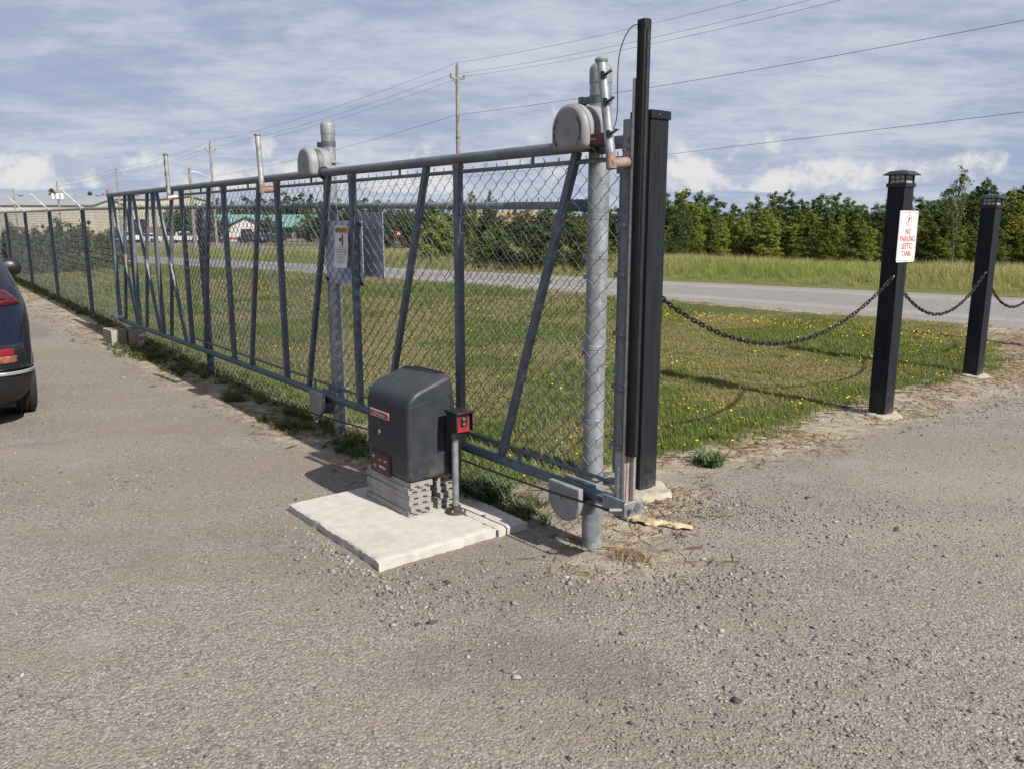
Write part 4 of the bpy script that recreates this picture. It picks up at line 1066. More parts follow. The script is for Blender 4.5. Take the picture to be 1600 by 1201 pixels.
def board_profile(w_, h):
    a = w_ / 2; t = h
    return [(-a, 0), (-a * .62, 0), (-a * .62, t * .36), (-a * .22, t * .36), (-a * .22, 0), (a * .22, 0), (a * .22, t * .36), (a * .62, t * .36), (a * .62, 0), (a, 0), (a, t), (-a, t)]
rb = np.random.default_rng(4)
names_f = ['topmost', 'second from the top', 'third from the top', 'third from the bottom', 'second from the bottom', 'lowest']
for stack, (nc, wd_, s0, L_, lab) in enumerate(((-.528, .142, .825, .475, 'front stack under the operator'), (-.335, .125, .845, .46, 'rear stack under the operator'))):
    for k in range(6):
        h = .0315; z0 = .0525 + k * .0323; jn, js = rb.normal(0, .0045), rb.normal(0, .006) - (.012 if k in (1, 2, 3) else 0)
        c = (nc + jn, s0 + js, z0)
        t = thing('spacer_board', f'grey grooved plastic board, {names_f[5 - k]} in the {lab}', 'board', c, group='grey boards stacked under the gate operator')
        m = MB(); m.prism(board_profile(wd_, h), lambda u, v, w_: (c[0] + u, w_, c[2] + v), c[1], c[1] + L_); m.build('board', M['pad_plastic'], t, bevel=.0012)
        t.rotation_euler.z += rb.normal(0, .008)

op = thing('gate_operator', 'charcoal plastic sliding gate operator with a small red badge on the concrete slab', 'gate operator', (-.45, 1.04, .247))
OPN, OPS0, OPS1 = -.605, .808, 1.268
prof = [(-.600, .2475), (-.605, .45), (-.601, .655), (-.594, .690), (-.580, .718), (-.556, .741), (-.525, .757), (-.48, .772), (-.42, .791), (-.36, .811), (-.335, .817), (-.318, .811), (-.306, .790), (-.298, .75), (-.287, .60), (-.280, .2475)]
m = MB(); m.prism(prof, lambda u, v, w_: (u, w_, v), OPS0, OPS1); body = m.build('cover', M['operator'], op, sharp=30)
bv = body.modifiers.new('bevel', 'BEVEL'); bv.width = .032; bv.segments = 6; bv.limit_method = 'ANGLE'; bv.angle_limit = R(50); bv.harden_normals = False
for p in body.data.polygons: p.use_smooth = True
body.data.set_sharp_from_angle(angle=R(60))
m = MB(); m.path([(-.6035, OPS1 - .02, .690), (-.6045, OPS0 + .02, .672), (-.597, OPS0 + .004, .668), (-.56, OPS0 - .0005, .672), (-.46, OPS0 - .0005, .700), (-.40, OPS0 - .0005, .700), (-.37, OPS0 - .0005, .680)], .0016, 5); m.build('seam', M['operator'], body)
m = MB(); m.cbox((-.325, 1.04, .800), (.05, .30, .03), Matrix.Rotation(-.5, 3, 'Y')); m.build('rear_latch', M['black_plastic'], body, bevel=.006)
# badge on the long side that faces the yard
m = MB(); m.cbox((-.6055, 1.108, .588), (.005, .215, .040)); bd = m.build('badge', M['white_paint'], op, bevel=.001)
m = MB(); m.cbox((-.6085, 1.108, .588), (.003, .203, .031)); m.build('badge_face', M['red_print'], bd)
text_mb('LiftMaster', .034, lambda u, v, w_: (-.6102 - w_, 1.108 - u * .98, .588 + v), spacing=1.02).build('lettering', M['white_paint'], bd)
m = MB(); m.cbox((-.6045, 1.112, .536), (.004, .045, .030)); m.build('lock_slot', M['black_plastic'], op, bevel=.003)
m = MB(); m.lathe([(.014, 0), (.013, -.004), (.006, -.007)], (-.605, 1.112, .487), 16, 'x'); m.cbox((-.612, 1.112, .480), (.006, .006, .022)); m.build('key_lock', M['chrome'], op)
m = MB(); m.prism([(-.115, -.065), (.115, -.065), (.115, .05), (.10, .068), (-.10, .068), (-.115, .05)], lambda u, v, w_: (-.6045 - w_, 1.112 - u, .300 + v), 0, .003); lr = m.build('panel_recess', M['black_plastic'], op, bevel=.002)
m = MB(); m.cbox((-.6085, 1.112, .298), (.003, .200, .104)); m.build('control_label', M['red_dark'], lr, bevel=.0015)
m = MB()
for (a, b, w_, h_) in ((-.075, .030, .026, .013), (.0, .020, .034, .005), (.06, .022, .030, .009), (.015, -.018, .05, .014), (.045, -.020, .03, .014), (-.06, -.02, .03, .005), (-.06, -.03, .03, .003)):
    m.cbox((-.6103, 1.112 - a, .298 + b), (.0006, w_, h_))
m.build('print', M['panel_grey'], lr)
text_mb('LiftMaster', .062, lambda u, v, w_: (-.318 - v, .8072 - w_, .585 + u), depth=.0012).build('side_lettering', M['black_plastic'], op)
m = MB(); m.box((-.365, .788, .40), (-.285, .806, .555)); m.box((-.335, .790, .247), (-.285, .806, .40)); m.box((-.285, .79, .247), (-.265, 1.2, .56)); m.build('bracket_and_shade', M['black_plastic'], op, bevel=.003)  # black bracket boxes; their dark shape also stands in for the shadow there
m = MB(); m.lathe([(.05, 0), (.055, .004), (.055, .02), (.05, .024)], (-.262, .90, .335), 18, 'x'); m.build('drive_sprocket', M['iron'], op)

# photo eye on a pipe
EN, ES = -.347, .735
ey = thing('safety_sensor', 'black hooded safety sensor with a red face on a short galvanised pipe and round flange', 'sensor', (EN, ES, .052))
m = MB(); m.lathe([(.056, .052), (.058, .056), (.056, .064), (.030, .069), (.027, .093), (.022, .095)], (EN, ES, 0), 24); fl = m.build('flange', M['iron'], ey, sharp=30)
for a in range(4):
    q = a * PI / 2 + .5; m = MB(); m.lathe([(.008, .064), (.008, .071), (.004, .072), (.004, .078)], (EN + .042 * math.cos(q), ES + .042 * math.sin(q), 0), 6); m.build('flange_bolt', M['alu'], fl)
m = MB(); m.path([(EN, ES, .08), (EN, ES, .47)], .0185, 16); m.build('pipe', M['galv_dull'], ey)
m = MB(); m.path([(EN, ES, .465), (EN, ES, .50), (EN + .004, ES - .012, .535)], [.0205, .021, .018], 12); m.build('elbow', M['stain_metal'], ey)
m = MB(); m.box((EN - .048, ES - .078, .525), (EN + .050, ES + .016, .640)); hs = m.build('housing', M['black_plastic'], ey, bevel=.006)
m = MB(); m.box((EN - .054, ES - .104, .634), (EN + .056, ES + .020, .647)); m.box((EN - .054, ES - .100, .535), (EN - .048, ES - .02, .644)); m.box((EN + .050, ES - .100, .535), (EN + .056, ES - .02, .644)); m.build('hood', M['black_plastic'], ey, bevel=.004)
m = MB(); m.box((EN - .036, ES - .084, .532), (EN + .040, ES - .077, .630)); fc = m.build('face', M['red_bright'], ey, bevel=.003)
m = MB(); m.box((EN - .020, ES - .088, .563), (EN + .024, ES - .083, .618)); m.build('lens', M['black_plastic'], fc, bevel=.003)
m = MB(); m.lathe([(.010, 0), (.010, -.004), (.006, -.006)], (EN + .002, ES - .088, .604), 12, 'y'); m.lathe([(.010, 0), (.010, -.004), (.006, -.006)], (EN + .002, ES - .088, .577), 12, 'y'); m.build('lens_ring', M['stain_metal'], fc)

# drive chain along the bottom of the gate
def sag(a, b, k, dip): return [np.array(a) * (1 - t) + np.array(b) * t - np.array([0, 0, dip * 4 * t * (1 - t)]) for t in np.linspace(0, 1, k)]
dc = thing('drive_chain', 'thin dark drive chain hanging low along the whole gate to the operator', 'chain', (-.2, 4.5, .2))
m = MB(); m.path(sag((-.205, -.33, .335), (-.262, .86, .330), 10, .01), .0055, 6); m.build('chain_run', M['drive_chain'], dc)
m = MB(); m.path(sag((-.262, 1.2, .335), (-.20, 9.1, .345), 40, .17), .0055, 6); m.build('chain_run', M['drive_chain'], dc)
m = MB(); m.path([(-.16, -.36, .335), (-.205, -.325, .335)], .009, 8); m.path([(-.20, 9.08, .345), (-.15, 9.2, .37)], .009, 8); m.build('chain_anchor', M['alu'], dc)

# concrete blocks at the far end of the gate
def block(label, n, s, rz):
    z = Tg(n, s) - .02; t = thing('concrete_block', label, 'concrete block', (n, s, z), group='concrete blocks under the end of the gate')
    m = MB(); w_, L_, h = .19, .39, .20
    prof = [(-.095, 0), (.095, 0), (.095, .39), (.035, .39), (.03, .375), (-.03, .375), (-.035, .39), (-.095, .39)]
    prof = [(x, y - .195) for x, y in prof] ; prof = [(x, y) for x, y in prof]
    front = [(-.095, -.195), (-.035, -.195), (-.03, -.18), (.03, -.18), (.035, -.195), (.095, -.195)]
    back = [(.095, .195), (.035, .195), (.03, .18), (-.03, .18), (-.035, .195), (-.095, .195)]
    m.prism(front + back, lambda u, v, w2: (n + u, s + v, z + w2), 0, h); m.build('block', M['block'], t, bevel=.004)
    for q in (-.085, .085):
        m = MB(); m.box((n - .06, s + q - .06, z + h - .002), (n + .06, s + q + .06, z + h + .0015)); m.build('hollow_shade', M['rag_edge'], t)  # thin dark plate painted for the shade inside the block's core
    t.rotation_euler.z += rz
block('pale concrete block at the far end of the gate, nearer the dark car', -.30, 8.70, .05)
block('pale concrete block at the far end of the gate, nearer the fence', -.08, 8.56, -.08)


# ------------------------------------------------------------------ black timber posts, lanterns, sign, chains
def corner(x, y): return w2g(x, y)
n1, s1 = w2g(.784, 4.771); n2, s2 = w2g(3.185, 6.765); n3, s3 = w2g(4.913, 8.442)
PWD = .148
def post(name, label, n, s, top, lantern):
    cx, cy = n + PWD / 2, s + PWD / 2; z0 = Tg(cx, cy)
    t = thing(name, label, 'post', (cx, cy, z0), group='black timber posts joined by chains')
    m = MB(); m.box((cx - PWD / 2, cy - PWD / 2, z0 - .15), (cx + PWD / 2, cy + PWD / 2, top)); m.build('post_body', M['black_wood'], t, bevel=.004)
    a = PWD / 2 + .009
    if not lantern:
        m = MB(); m.box((cx - a, cy - a, top - .042), (cx + a, cy + a, top + .004)); m.add([(cx - a, cy - a, top + .005), (cx + a, cy - a, top + .005), (cx + a, cy + a, top + .005), (cx - a, cy + a, top + .005), (cx, cy, top + .018)], [(0, 1, 4), (1, 2, 4), (2, 3, 4), (3, 0, 4)])
        cp_ = m.build('post_cap', M['black_wood'], t, bevel=.003)
        m = MB(); m.lathe([(.004, 0), (.003, -.003)], (cx - .02, cy - a - .0005, top - .018), 8, 'y'); m.build('screw', M['alu'], cp_)
    else:
        m = MB(); m.box((cx - a, cy - a, top - .028), (cx + a, cy + a, top + .003)); b_ = .066
        for i in (-1, 1):
            for j in (-1, 1): m.cbox((cx + i * b_, cy + j * b_, top + .034), (.014, .014, .064))
        for i in (-1, 1):
            for z_ in (.034,): m.cbox((cx + i * b_, cy, top + z_), (.006, .128, .006)); m.cbox((cx, cy + i * b_, top + z_), (.128, .006, .006))
            for q in (-.022, .022): m.cbox((cx + i * b_, cy + q, top + .034), (.004, .004, .064)); m.cbox((cx + q, cy + i * b_, top + .034), (.004, .004, .064))
        lf = m.build('lantern_frame', M['black_plastic'], t, bevel=.001)
        for i in (-1, 1):
            m = MB(); m.cbox((cx + i * (b_ - .009), cy, top + .034), (.003, .120, .058)); m.build('lantern_pane', M['lantern_glass'], lf)
            m = MB(); m.cbox((cx, cy + i * (b_ - .009), top + .034), (.120, .003, .058)); m.build('lantern_pane', M['lantern_glass'], lf)
        c_ = .106; e = .068; z_ = top + .066
        m = MB(); m.add([(cx - c_, cy - c_, z_), (cx + c_, cy - c_, z_), (cx + c_, cy + c_, z_), (cx - c_, cy + c_, z_), (cx - c_, cy - c_, z_ + .007), (cx + c_, cy - c_, z_ + .007), (cx + c_, cy + c_, z_ + .007), (cx - c_, cy + c_, z_ + .007),
                         (cx - e, cy - e, z_ + .034), (cx + e, cy - e, z_ + .034), (cx + e, cy + e, z_ + .034), (cx - e, cy + e, z_ + .034), (cx, cy, z_ + .046)],
                        [(0, 3, 2, 1), (0, 1, 5, 4), (1, 2, 6, 5), (2, 3, 7, 6), (3, 0, 4, 7), (4, 5, 9, 8), (5, 6, 10, 9), (6, 7, 11, 10), (7, 4, 8, 11), (8, 9, 12), (9, 10, 12), (10, 11, 12), (11, 8, 12)])
        m.build('lantern_roof', M['rubber_sheen'], lf, sharp=20)
    # screw eyes for the chain
    return t
bp1 = post('timber_post', 'thick black timber post with a flat cap right beside the end of the gate', n1, s1, 2.262, False)
bp2 = post('timber_post', 'black timber post with a lantern cap, carrying the no parking sign', n2, s2, 1.955, True)
bp3 = post('timber_post', 'black lantern topped post at the right, without any sign', n3, s3, 1.815, True)

def footing(label, cx, cy, r, h, seed):
    z0 = Tg(cx, cy); t = thing('post_footing', label, 'footing', (cx, cy, z0), group='concrete footings of the timber posts'); m = MB(); V = []; F = []; k = 26; q = np.random.default_rng(seed)
    for ring, (f, z) in enumerate(((1.08, -.04), (1.0, h * .55), (.93, h * .95), (.72, h * 1.15), (.4, h))):
        for i in range(k):
            a = 2 * PI * i / k; rr = r * f * (1 + .22 * (vnoise([math.cos(a) * 2 + seed], [math.sin(a) * 2], 1.3, seed)[0] - .5)) * (1 + q.normal(0, .02)); V.append((cx + rr * math.cos(a), cy + rr * math.sin(a), z0 + z + q.normal(0, .006)))
    for ring in range(4):
        for i in range(k): F.append((ring * k + i, ring * k + (i + 1) % k, (ring + 1) * k + (i + 1) % k, (ring + 1) * k + i))
    F.append(tuple(4 * k + i for i in range(k))); m.v = V; m.f = F; m.build('concrete', M['footing'], t, sharp=50)
footing('rough concrete footing round the thick black post by the gate', n1 + .055, s1 + .035, .185, .030, 2)
footing('rough concrete footing round the post that carries the sign', n2 + .075, s2 + .05, .145, .022, 7)
footing('rough concrete footing of the lantern post at the right', n3 + .075, s3 + .06, .135, .018, 11)

sg = thing('no_parking_sign', 'white NO PARKING SEPTIC TANK sign with red letters on the lantern post', 'sign', (n2 + .09, s2 - .004, 1.53))
SN0, SN1, SZ0, SZ1 = n2 - .062, n2 + .246, 1.322, 1.738
sgx = lambda u, v, w_: ((SN0 + SN1) / 2 + u, s2 - .0075 - w_, (SZ0 + SZ1) / 2 + v)
def rrect(w_, h, r, k=5):
    p = []
    for cx, cy, a0 in ((w_ / 2 - r, h / 2 - r, 0), (-w_ / 2 + r, h / 2 - r, 90), (-w_ / 2 + r, -h / 2 + r, 180), (w_ / 2 - r, -h / 2 + r, 270)):
        for i in range(k + 1): a = R(a0 + 90 * i / k); p.append((cx + r * math.cos(a), cy + r * math.sin(a)))
    return p
m = MB(); m.prism(rrect(.308, .416, .016), sgx, -.002, .002); m.build('plate', M['white_paint'], sg)
m = MB(); a_ = rrect(.284, .392, .012); b_ = rrect(.278, .386, .010); k = len(a_); m.add([sgx(u, v, .0026) for u, v in a_] + [sgx(u, v, .0026) for u, v in b_], [(i, (i + 1) % k, k + (i + 1) % k, k + i) for i in range(k)]); m.build('border', M['red_print'], sg)
for i, t in enumerate(('NO', 'PARKING', 'SEPTIC', 'TANK')):
    text_mb(t, .067, lambda u, v, w_: sgx(.002 + u * .90, .040 - .0605 * i + v, .0030), bold=.0009).build('lettering', M['red_print'], sg)
text_mb('P', .062, lambda u, v, w_: sgx(.003 + u, .129 + v, .0030), bold=.0012).build('symbol', M['black_print'], sg)
m = MB(); k = 32
m.add([sgx(.0475 * math.cos(2 * PI * i / k), .129 + .0475 * math.sin(2 * PI * i / k), .0028) for i in range(k)] + [sgx(.0425 * math.cos(2 * PI * i / k), .129 + .0425 * math.sin(2 * PI * i / k), .0028) for i in range(k)], [(i, (i + 1) % k, k + (i + 1) % k, k + i) for i in range(k)])
m.add([sgx(-.034, .098, .0034), sgx(-.030, .094, .0034), sgx(.034, .160, .0034), sgx(.030, .164, .0034)], [(0, 1, 2, 3)])
m.build('symbol', M['red_print'], sg)
for z_ in (SZ0 + .012, SZ1 - .012):
    m = MB(); m.lathe([(.006, 0), (.005, -.003)], (n2 + .092, s2 - .0095, z_), 8, 'y'); m.build('screw', M['galv_dull'], sg)

# chain links, one mesh shared by all
LK = MB(); lp_ = []
for i in range(14):
    a = 2 * PI * i / 14; lp_.append((.0125 * math.cos(a), 0, .0125 * math.sin(a) + (.014 if math.sin(a) > 0 else -.014)))
LK.path(lp_, .0052, 6, closed=True); link_me = LK.mesh('chain_link', sharp=180); link_me.materials.append(M['chain_steel'])
def hang_chain(label, A, B, low):
    A = np.array(A); B = np.array(B); t = thing('barrier_chain', label, 'chain', tuple((A + B) / 2), group='black chains hung between the timber posts')
    zm = (A[2] + B[2]) / 2; dip = zm - low; pts = sag(A, B, 400, dip); L_ = [0]
    for p, q in zip(pts, pts[1:]): L_.append(L_[-1] + np.linalg.norm(q - p))
    k = int(L_[-1] / .0435); pp = np.array(pts); X = np.linspace(0, L_[-1], k + 1)
    pos = np.stack([np.interp(X, L_, pp[:, i]) for i in range(3)], 1)
    for i in range(k):
        c = (pos[i] + pos[i + 1]) / 2; d_ = Vector(pos[i + 1] - pos[i]).normalized()
        e = Vector((-d_.y, d_.x, 0)).normalized(); f = d_.cross(e); Mx = Matrix((e, f, d_)).transposed()
        o = bpy.data.objects.new('chain_link', link_me); C.objects.link(o); o.parent = t; o.location = c - BASE[t.name]
        o.rotation_euler = (Mx @ Matrix.Rotation(PI / 2 * (i % 2) + .3 * math.sin(i * 1.7), 3, 'Z')).to_euler()
    for P_ in (A, B):
        m = MB(); m.path([P_ + np.array([-.02 if P_ is B else .0, -.012, .0]), P_ + np.array([.0, -.012, .012]), P_ + np.array([.012, 0, .012]), P_ + np.array([.03 if P_ is B else -.03, 0, 0])], .004, 6); m.build('eye_hook', M['galv_dull'], t)
    return t
h_ = PWD / 2
hang_chain('nearest black chain, hung between the thick post and the sign post', (n1 + PWD + .012, s1 + .06, 1.222), (n2 - .012, s2 + .03, 1.20), .790)
hang_chain('middle black chain, hung between the sign post and the right lantern post', (n2 + PWD + .012, s2 + .07, 1.135), (n3 - .012, s3 + .03, 1.128), .795)
n4, s4 = n3 + 2.45, s3 + .25
hang_chain('short visible end of a black chain leaving the right lantern post', (n3 + PWD + .012, s3 + .07, 1.06), (n4 - .012, s4 + .03, 1.08), .69)
post('timber_post', 'black lantern post standing beyond the right edge of the view', n4, s4, 1.80, True)


# ------------------------------------------------------------------ small things lying about
def rag():
    P = [np.array(p) for p in ((.60, 4.415), (.67, 4.36), (.74, 4.31), (.80, 4.275), (.86, 4.262), (.91, 4.225), (.985, 4.195))]; W = [.012, .040, .048, .036, .018, .030, .012]
    t = thing('torn_strap', 'torn tan strap lying on the gravel in front of the thick post', 'strap', (.78, 4.29, 0), 'W'); r = np.random.default_rng(3)
    m = MB(); V = []; F = []; k = 7; S_ = 40
    for i in range(S_ + 1):
        f = i / S_ * (len(P) - 1); a = min(int(f), len(P) - 2); q = f - a; c = P[a] * (1 - q) + P[a + 1] * q; w_ = (W[a] * (1 - q) + W[a + 1] * q) * (1 + r.normal(0, .12)); dd = P[a + 1] - P[a]; dd /= np.hypot(*dd); e = np.array([-dd[1], dd[0]])
        for j in range(k):
            u = j / (k - 1) * 2 - 1; z = .012 + .016 * math.cos(u * 1.3) * (1 if i < 24 else .6) + .010 * math.sin(u * 5 + i * .5) + r.normal(0, .0015); V.append((*(c + e * u * w_), max(.003, z)))
    for i in range(S_):
        for j in range(k - 1): F.append((i * k + j, i * k + j + 1, (i + 1) * k + j + 1, (i + 1) * k + j))
    m.v = V; m.f = F; o = m.build('strap', M['rag'], t, sharp=180); sd = o.modifiers.new('thick', 'SOLIDIFY'); sd.thickness = .006; sd.offset = -1
    m = MB(); m.path([(.69, 4.325, .006), (.76, 4.275, .008), (.84, 4.245, .012), (.885, 4.24, .016)], [.006, .010, .010, .005], 7); m.build('frayed_edge', M['rag_edge'], t)
rag()
def plant(name, label, x, y, mat_, nb, rad, h0, h1, wd, seed, tone, cat='plant'):
    src = tuft(name + '_leaves', mat_, nb, rad, h0, h1, wd, 1.2, seed, 3)
    me = src.data; bpy.data.objects.remove(src); o = bpy.data.objects.new(name, me); C.objects.link(o); o.location = (x, y, float(T(np.array(x), np.array(y))))
    tag(o, label, cat); return o
M['dry_blade'] = plain('dry_blade', (.27, .17, .085), .9, 0, .25, 30)
M['green_blade'] = plain('green_blade', (.06, .115, .025), .7, 0, .25, 30)
plant('dry_grass_tuft', 'small dead brown grass tuft on the gravel near the foot of the gate post', .585, 3.835, M['dry_blade'], 170, .10, .02, .065, .004, 5, 1, 'grass tuft')
plant('weed_plant', 'leafy green weed at the edge of the lawn beside the thick post', 1.36, 5.42, M['green_blade'], 110, .10, .05, .11, .020, 6, 0)
plant('weed_plant', 'green weed growing against the gate just behind the sensor pole', -.16, 4.70, M['green_blade'], 150, .15, .08, .2, .016, 8, 0)


# ------------------------------------------------------------------ vehicles
def loft_surface(levels, rc):
    Z = [l[0] for l in levels]; HW = [l[1] for l in levels]; RY = [l[2] for l in levels]; FY = [l[3] for l in levels]
    def surf(z, d, off=0.0):
        """point on the body at height z, d metres along the outline from the middle of the tail to the right"""
        hw = float(np.interp(z, Z, HW)) + off; ry = float(np.interp(z, Z, RY)) - off; fy = float(np.interp(z, Z, FY)) + off
        r = min(rc, hw * .9, (fy - ry) * .45); sgn = 1 if d >= 0 else -1; d = abs(d); a = hw - r
        if d < a: return (sgn * d, ry, z)
        q = (d - a) / r
        if q < PI / 2: return (sgn * (a + r * math.sin(q)), ry + r - r * math.cos(q), z)
        s_ = d - a - r * PI / 2; L_ = fy - ry - 2 * r
        if s_ < L_: return (sgn * hw, ry + r + s_, z)
        q = (s_ - L_) / r
        if q < PI / 2: return (sgn * (a + r * math.cos(q)), fy - r + r * math.sin(q), z)
        return (sgn * max(0, a - (s_ - L_ - r * PI / 2)), fy, z)
    def total(z):
        hw = float(np.interp(z, Z, HW)); ry = float(np.interp(z, Z, RY)); fy = float(np.interp(z, Z, FY)); r = min(rc, hw * .9, (fy - ry) * .45)
        return (hw - r) + r * PI / 2 + (fy - ry - 2 * r) + r * PI / 2 + (hw - r)
    return surf, total
def loft_body(levels, rc, zs, off=0.0, k=44, cap=(True, True)):
    surf, total = loft_surface(levels, rc); m = MB(); V = []; F = []
    for z in zs:
        L_ = total(z)
        for i in range(2 * k):
            f = i / k
            V.append(surf(z, f * L_ if f <= 1 else -(2 - f) * L_, off))
    n_ = 2 * k
    for j in range(len(zs) - 1):
        for i in range(n_): F.append((j * n_ + i, j * n_ + (i + 1) % n_, (j + 1) * n_ + (i + 1) % n_, (j + 1) * n_ + i))
    if cap[0]: F.append(tuple(range(n_ - 1, -1, -1)))
    if cap[1]: F.append(tuple((len(zs) - 1) * n_ + i for i in range(n_)))
    m.v = V; m.f = F; return m
def wheel(parent, x, y, r, w_, rim=True):
    gv = [q for c_ in (-.24, -.08, .08, .24) for q in ((r, w_ * (c_ - .03)), (r - .011, w_ * (c_ - .022)), (r - .011, w_ * (c_ + .022)), (r, w_ * (c_ + .03)))]
    m = MB(); m.lathe([(r * .62, -w_ / 2), (r * .88, -w_ / 2), (r * .955, -w_ * .46), (r * .99, -w_ * .38)] + gv + [(r * .99, w_ * .38), (r * .955, w_ * .46), (r * .88, w_ / 2), (r * .62, w_ / 2)], (x, y, r), 28, 'x'); wh = m.build('wheel', M['tyre'], parent)
    if rim:
        m = MB(); m.lathe([(r * .63, -w_ * .4), (r * .63, w_ * .4)], (x, y, r), 18, 'x')
        m.build('rim', M['hub'], wh)
    return wh

SL = [(.20, .78, .16, 4.34), (.30, .86, .05, 4.46), (.46, .895, .00, 4.5), (.62, .905, .01, 4.5), (.85, .91, .045, 4.44), (.98, .90, .075, 4.30), (1.06, .885, .10, 3.55), (1.14, .86, .135, 3.30), (1.30, .80, .24, 3.0), (1.50, .72, .40, 2.62), (1.58, .66, .50, 2.45), (1.64, .50, .75, 2.2)]
suv = thing('parked_suv', 'dark navy SUV at the left edge of the yard, seen from behind, red tail lamps', 'car', (0, 0, 0), 'W')
m = loft_body(SL, .30, [.30, .36, .46, .54, .62, .70, .78, .85, .92, .98, 1.03, 1.08, 1.14]); m.build('body', M['car_navy'], suv, sharp=60)
m = loft_body(SL, .30, [1.14, 1.22, 1.30, 1.40, 1.50]); m.build('windows', M['car_glass'], suv, sharp=60)
m = loft_body(SL, .30, [1.50, 1.54, 1.58, 1.62, 1.64], .004); m.build('roof', M['car_navy'], suv, sharp=60)
m = loft_body(SL, .30, [.21, .25, .30, .36, .42, .455], .010); bm_ = m.build('bumper', M['bumper_plastic'], suv, sharp=60)
surf, tot = loft_surface(SL, .30)
def patch(z0, z1, d0, d1, off, mt, nm, par, d0t=None, d1t=None):
    m = MB(); d0t = d0 if d0t is None else d0t; d1t = d1 if d1t is None else d1t
    m.grid(lambda u, v: surf(z0 + (z1 - z0) * v, (d0 + (d0t - d0) * v) + ((d1 + (d1t - d1) * v) - (d0 + (d0t - d0) * v)) * u, off), 14, 4)
    o = m.build(nm, M[mt], par, sharp=60); sd = o.modifiers.new('thick', 'SOLIDIFY'); sd.thickness = .008; sd.offset = -1 if True else 1; return o
for sg_ in (1, -1):
    patch(.462, .488, sg_ * .02, sg_ * 1.25, .016, 'chrome', 'chrome_strip', suv)
    tl = patch(1.005, 1.125, sg_ * .42, sg_ * .92, .010, 'lamp_dark', 'tail_lamp', suv, d1t=sg_ * .76)
    patch(1.018, 1.112, sg_ * .44, sg_ * .74, .016, 'lamp_red', 'lens', tl, d1t=sg_ * .66)
    patch(1.055, 1.062, sg_ * .46, sg_ * .76, .020, 'lamp_dark', 'lens_rib', tl)
    ll = patch(.50, .700, sg_ * .46, sg_ * .93, .008, 'car_glass', 'rear_marker', suv, d1t=sg_ * .86)
    patch(.615, .668, sg_ * .48, sg_ * .77, .014, 'lamp_red', 'lens', ll)
    patch(.558, .613, sg_ * .48, sg_ * .79, .014, 'lamp_amber', 'lens', ll)
    m = MB(); m.lathe([(.004, -.125), (.05, -.115), (.082, -.085), (.097, -.03), (.095, .03), (.075, .08), (.045, .10), (.004, .108)], (sg_ * .985, 3.0, 1.165), 18, 'x'); m.xform(lambda p: (p[0], 3.0 + (p[1] - 3.0) * .75, p[2])); mi = m.build('mirror', M['black_plastic'], suv, sharp=180)
    m = MB(); m.path([(sg_ * .86, 3.02, 1.12), (sg_ * .94, 3.0, 1.14)], .03, 8); m.build('mirror_arm', M['black_plastic'], mi)
    for y_ in (.87, 3.52):
        wheel(suv, sg_ * .805, y_, .345, .25)
m = MB(); m.grid(lambda u, v: surf(.27 + .12 * v, -.45 + .9 * u, .02), 14, 4); m.build('skid_plate', M['bumper_grey'], bm_, sharp=60)
m = MB(); m.grid(lambda u, v: surf(.74 + .10 * v, -.26 + .52 * u, .006), 6, 2); m.build('number_plate', M['white_paint'], suv, sharp=60)
m = MB(); m.box((-.74, .25, .17), (.74, 4.2, .31)); m.build('underside', M['black_plastic'], suv)
suv.location = (-4.525, 5.86, .004); suv.rotation_euler = (0, 0, R(35))

def far_car(label, kind, mt, x, y, az):
    t = thing(kind, label, 'pickup truck' if 'pickup' in kind else 'car', (0, 0, 0), 'W')
    if 'pickup' in kind:
        lv = [(.45, .9, .02, 5.4), (.8, .95, 0, 5.45), (1.08, .93, .02, 5.35)]; m = loft_body(lv, .2, [.45, .6, .8, 1.0, 1.08], k=20); m.build('body', M[mt], t, sharp=60)
        cv_ = [(1.08, .90, 1.75, 4.1), (1.5, .78, 1.95, 3.5), (1.75, .70, 2.05, 3.3)]; m = loft_body(cv_, .2, [1.08, 1.3, 1.62], k=20); m.build('windows', M['car_glass'], t, sharp=60)
        m = loft_body(cv_, .2, [1.60, 1.70, 1.75], .01, k=20); m.build('roof', M[mt], t, sharp=60)
        for s_ in (-1, 1): m = MB(); m.box((s_ * .9 - .04, 1.7, 1.05), (s_ * .9 + .04, 2.0, 1.6)); m.build('pillar', M[mt], t)
        for s_ in (-1, 1):
            for y_ in (1.1, 4.4): wheel(t, s_ * .86, y_, .40, .26)
    else:
        lv = [(.25, .82, .05, 4.4), (.5, .88, 0, 4.5), (.8, .88, .03, 4.4), (.95, .84, .08, 4.1)]; m = loft_body(lv, .3, [.25, .4, .5, .65, .8, .95], k=20); m.build('body', M[mt], t, sharp=60)
        cv_ = [(.95, .80, .4, 3.3), (1.3, .66, .9, 2.6), (1.45, .58, 1.1, 2.3)]; m = loft_body(cv_, .25, [.95, 1.1, 1.36], k=20); m.build('windows', M['car_glass'], t, sharp=60)
        m = loft_body(cv_, .25, [1.34, 1.42, 1.45], .01, k=20); m.build('roof', M[mt], t, sharp=60)
        for s_ in (-1, 1):
            for y_ in (.85, 3.5): wheel(t, s_ * .80, y_, .33, .2)
    t.location = (x, y, float(T(np.array(x), np.array(y))) + .05); t.rotation_euler = (0, 0, R(-az)); return t
def px(p, y): return (p - 800) / 1286 * y
far_car('white pickup truck parked far off behind the dark shrubs, leftmost vehicle', 'pickup_truck', 'car_white', px(170, 128), 128, 95)
far_car('white car parked far off right of the warehouse, nose to the left', 'far_car', 'car_white', px(252, 131), 131, 280)
far_car('white pickup truck parked close behind the white car right of the warehouse', 'pickup_truck', 'car_white', px(262, 128), 128, 85)
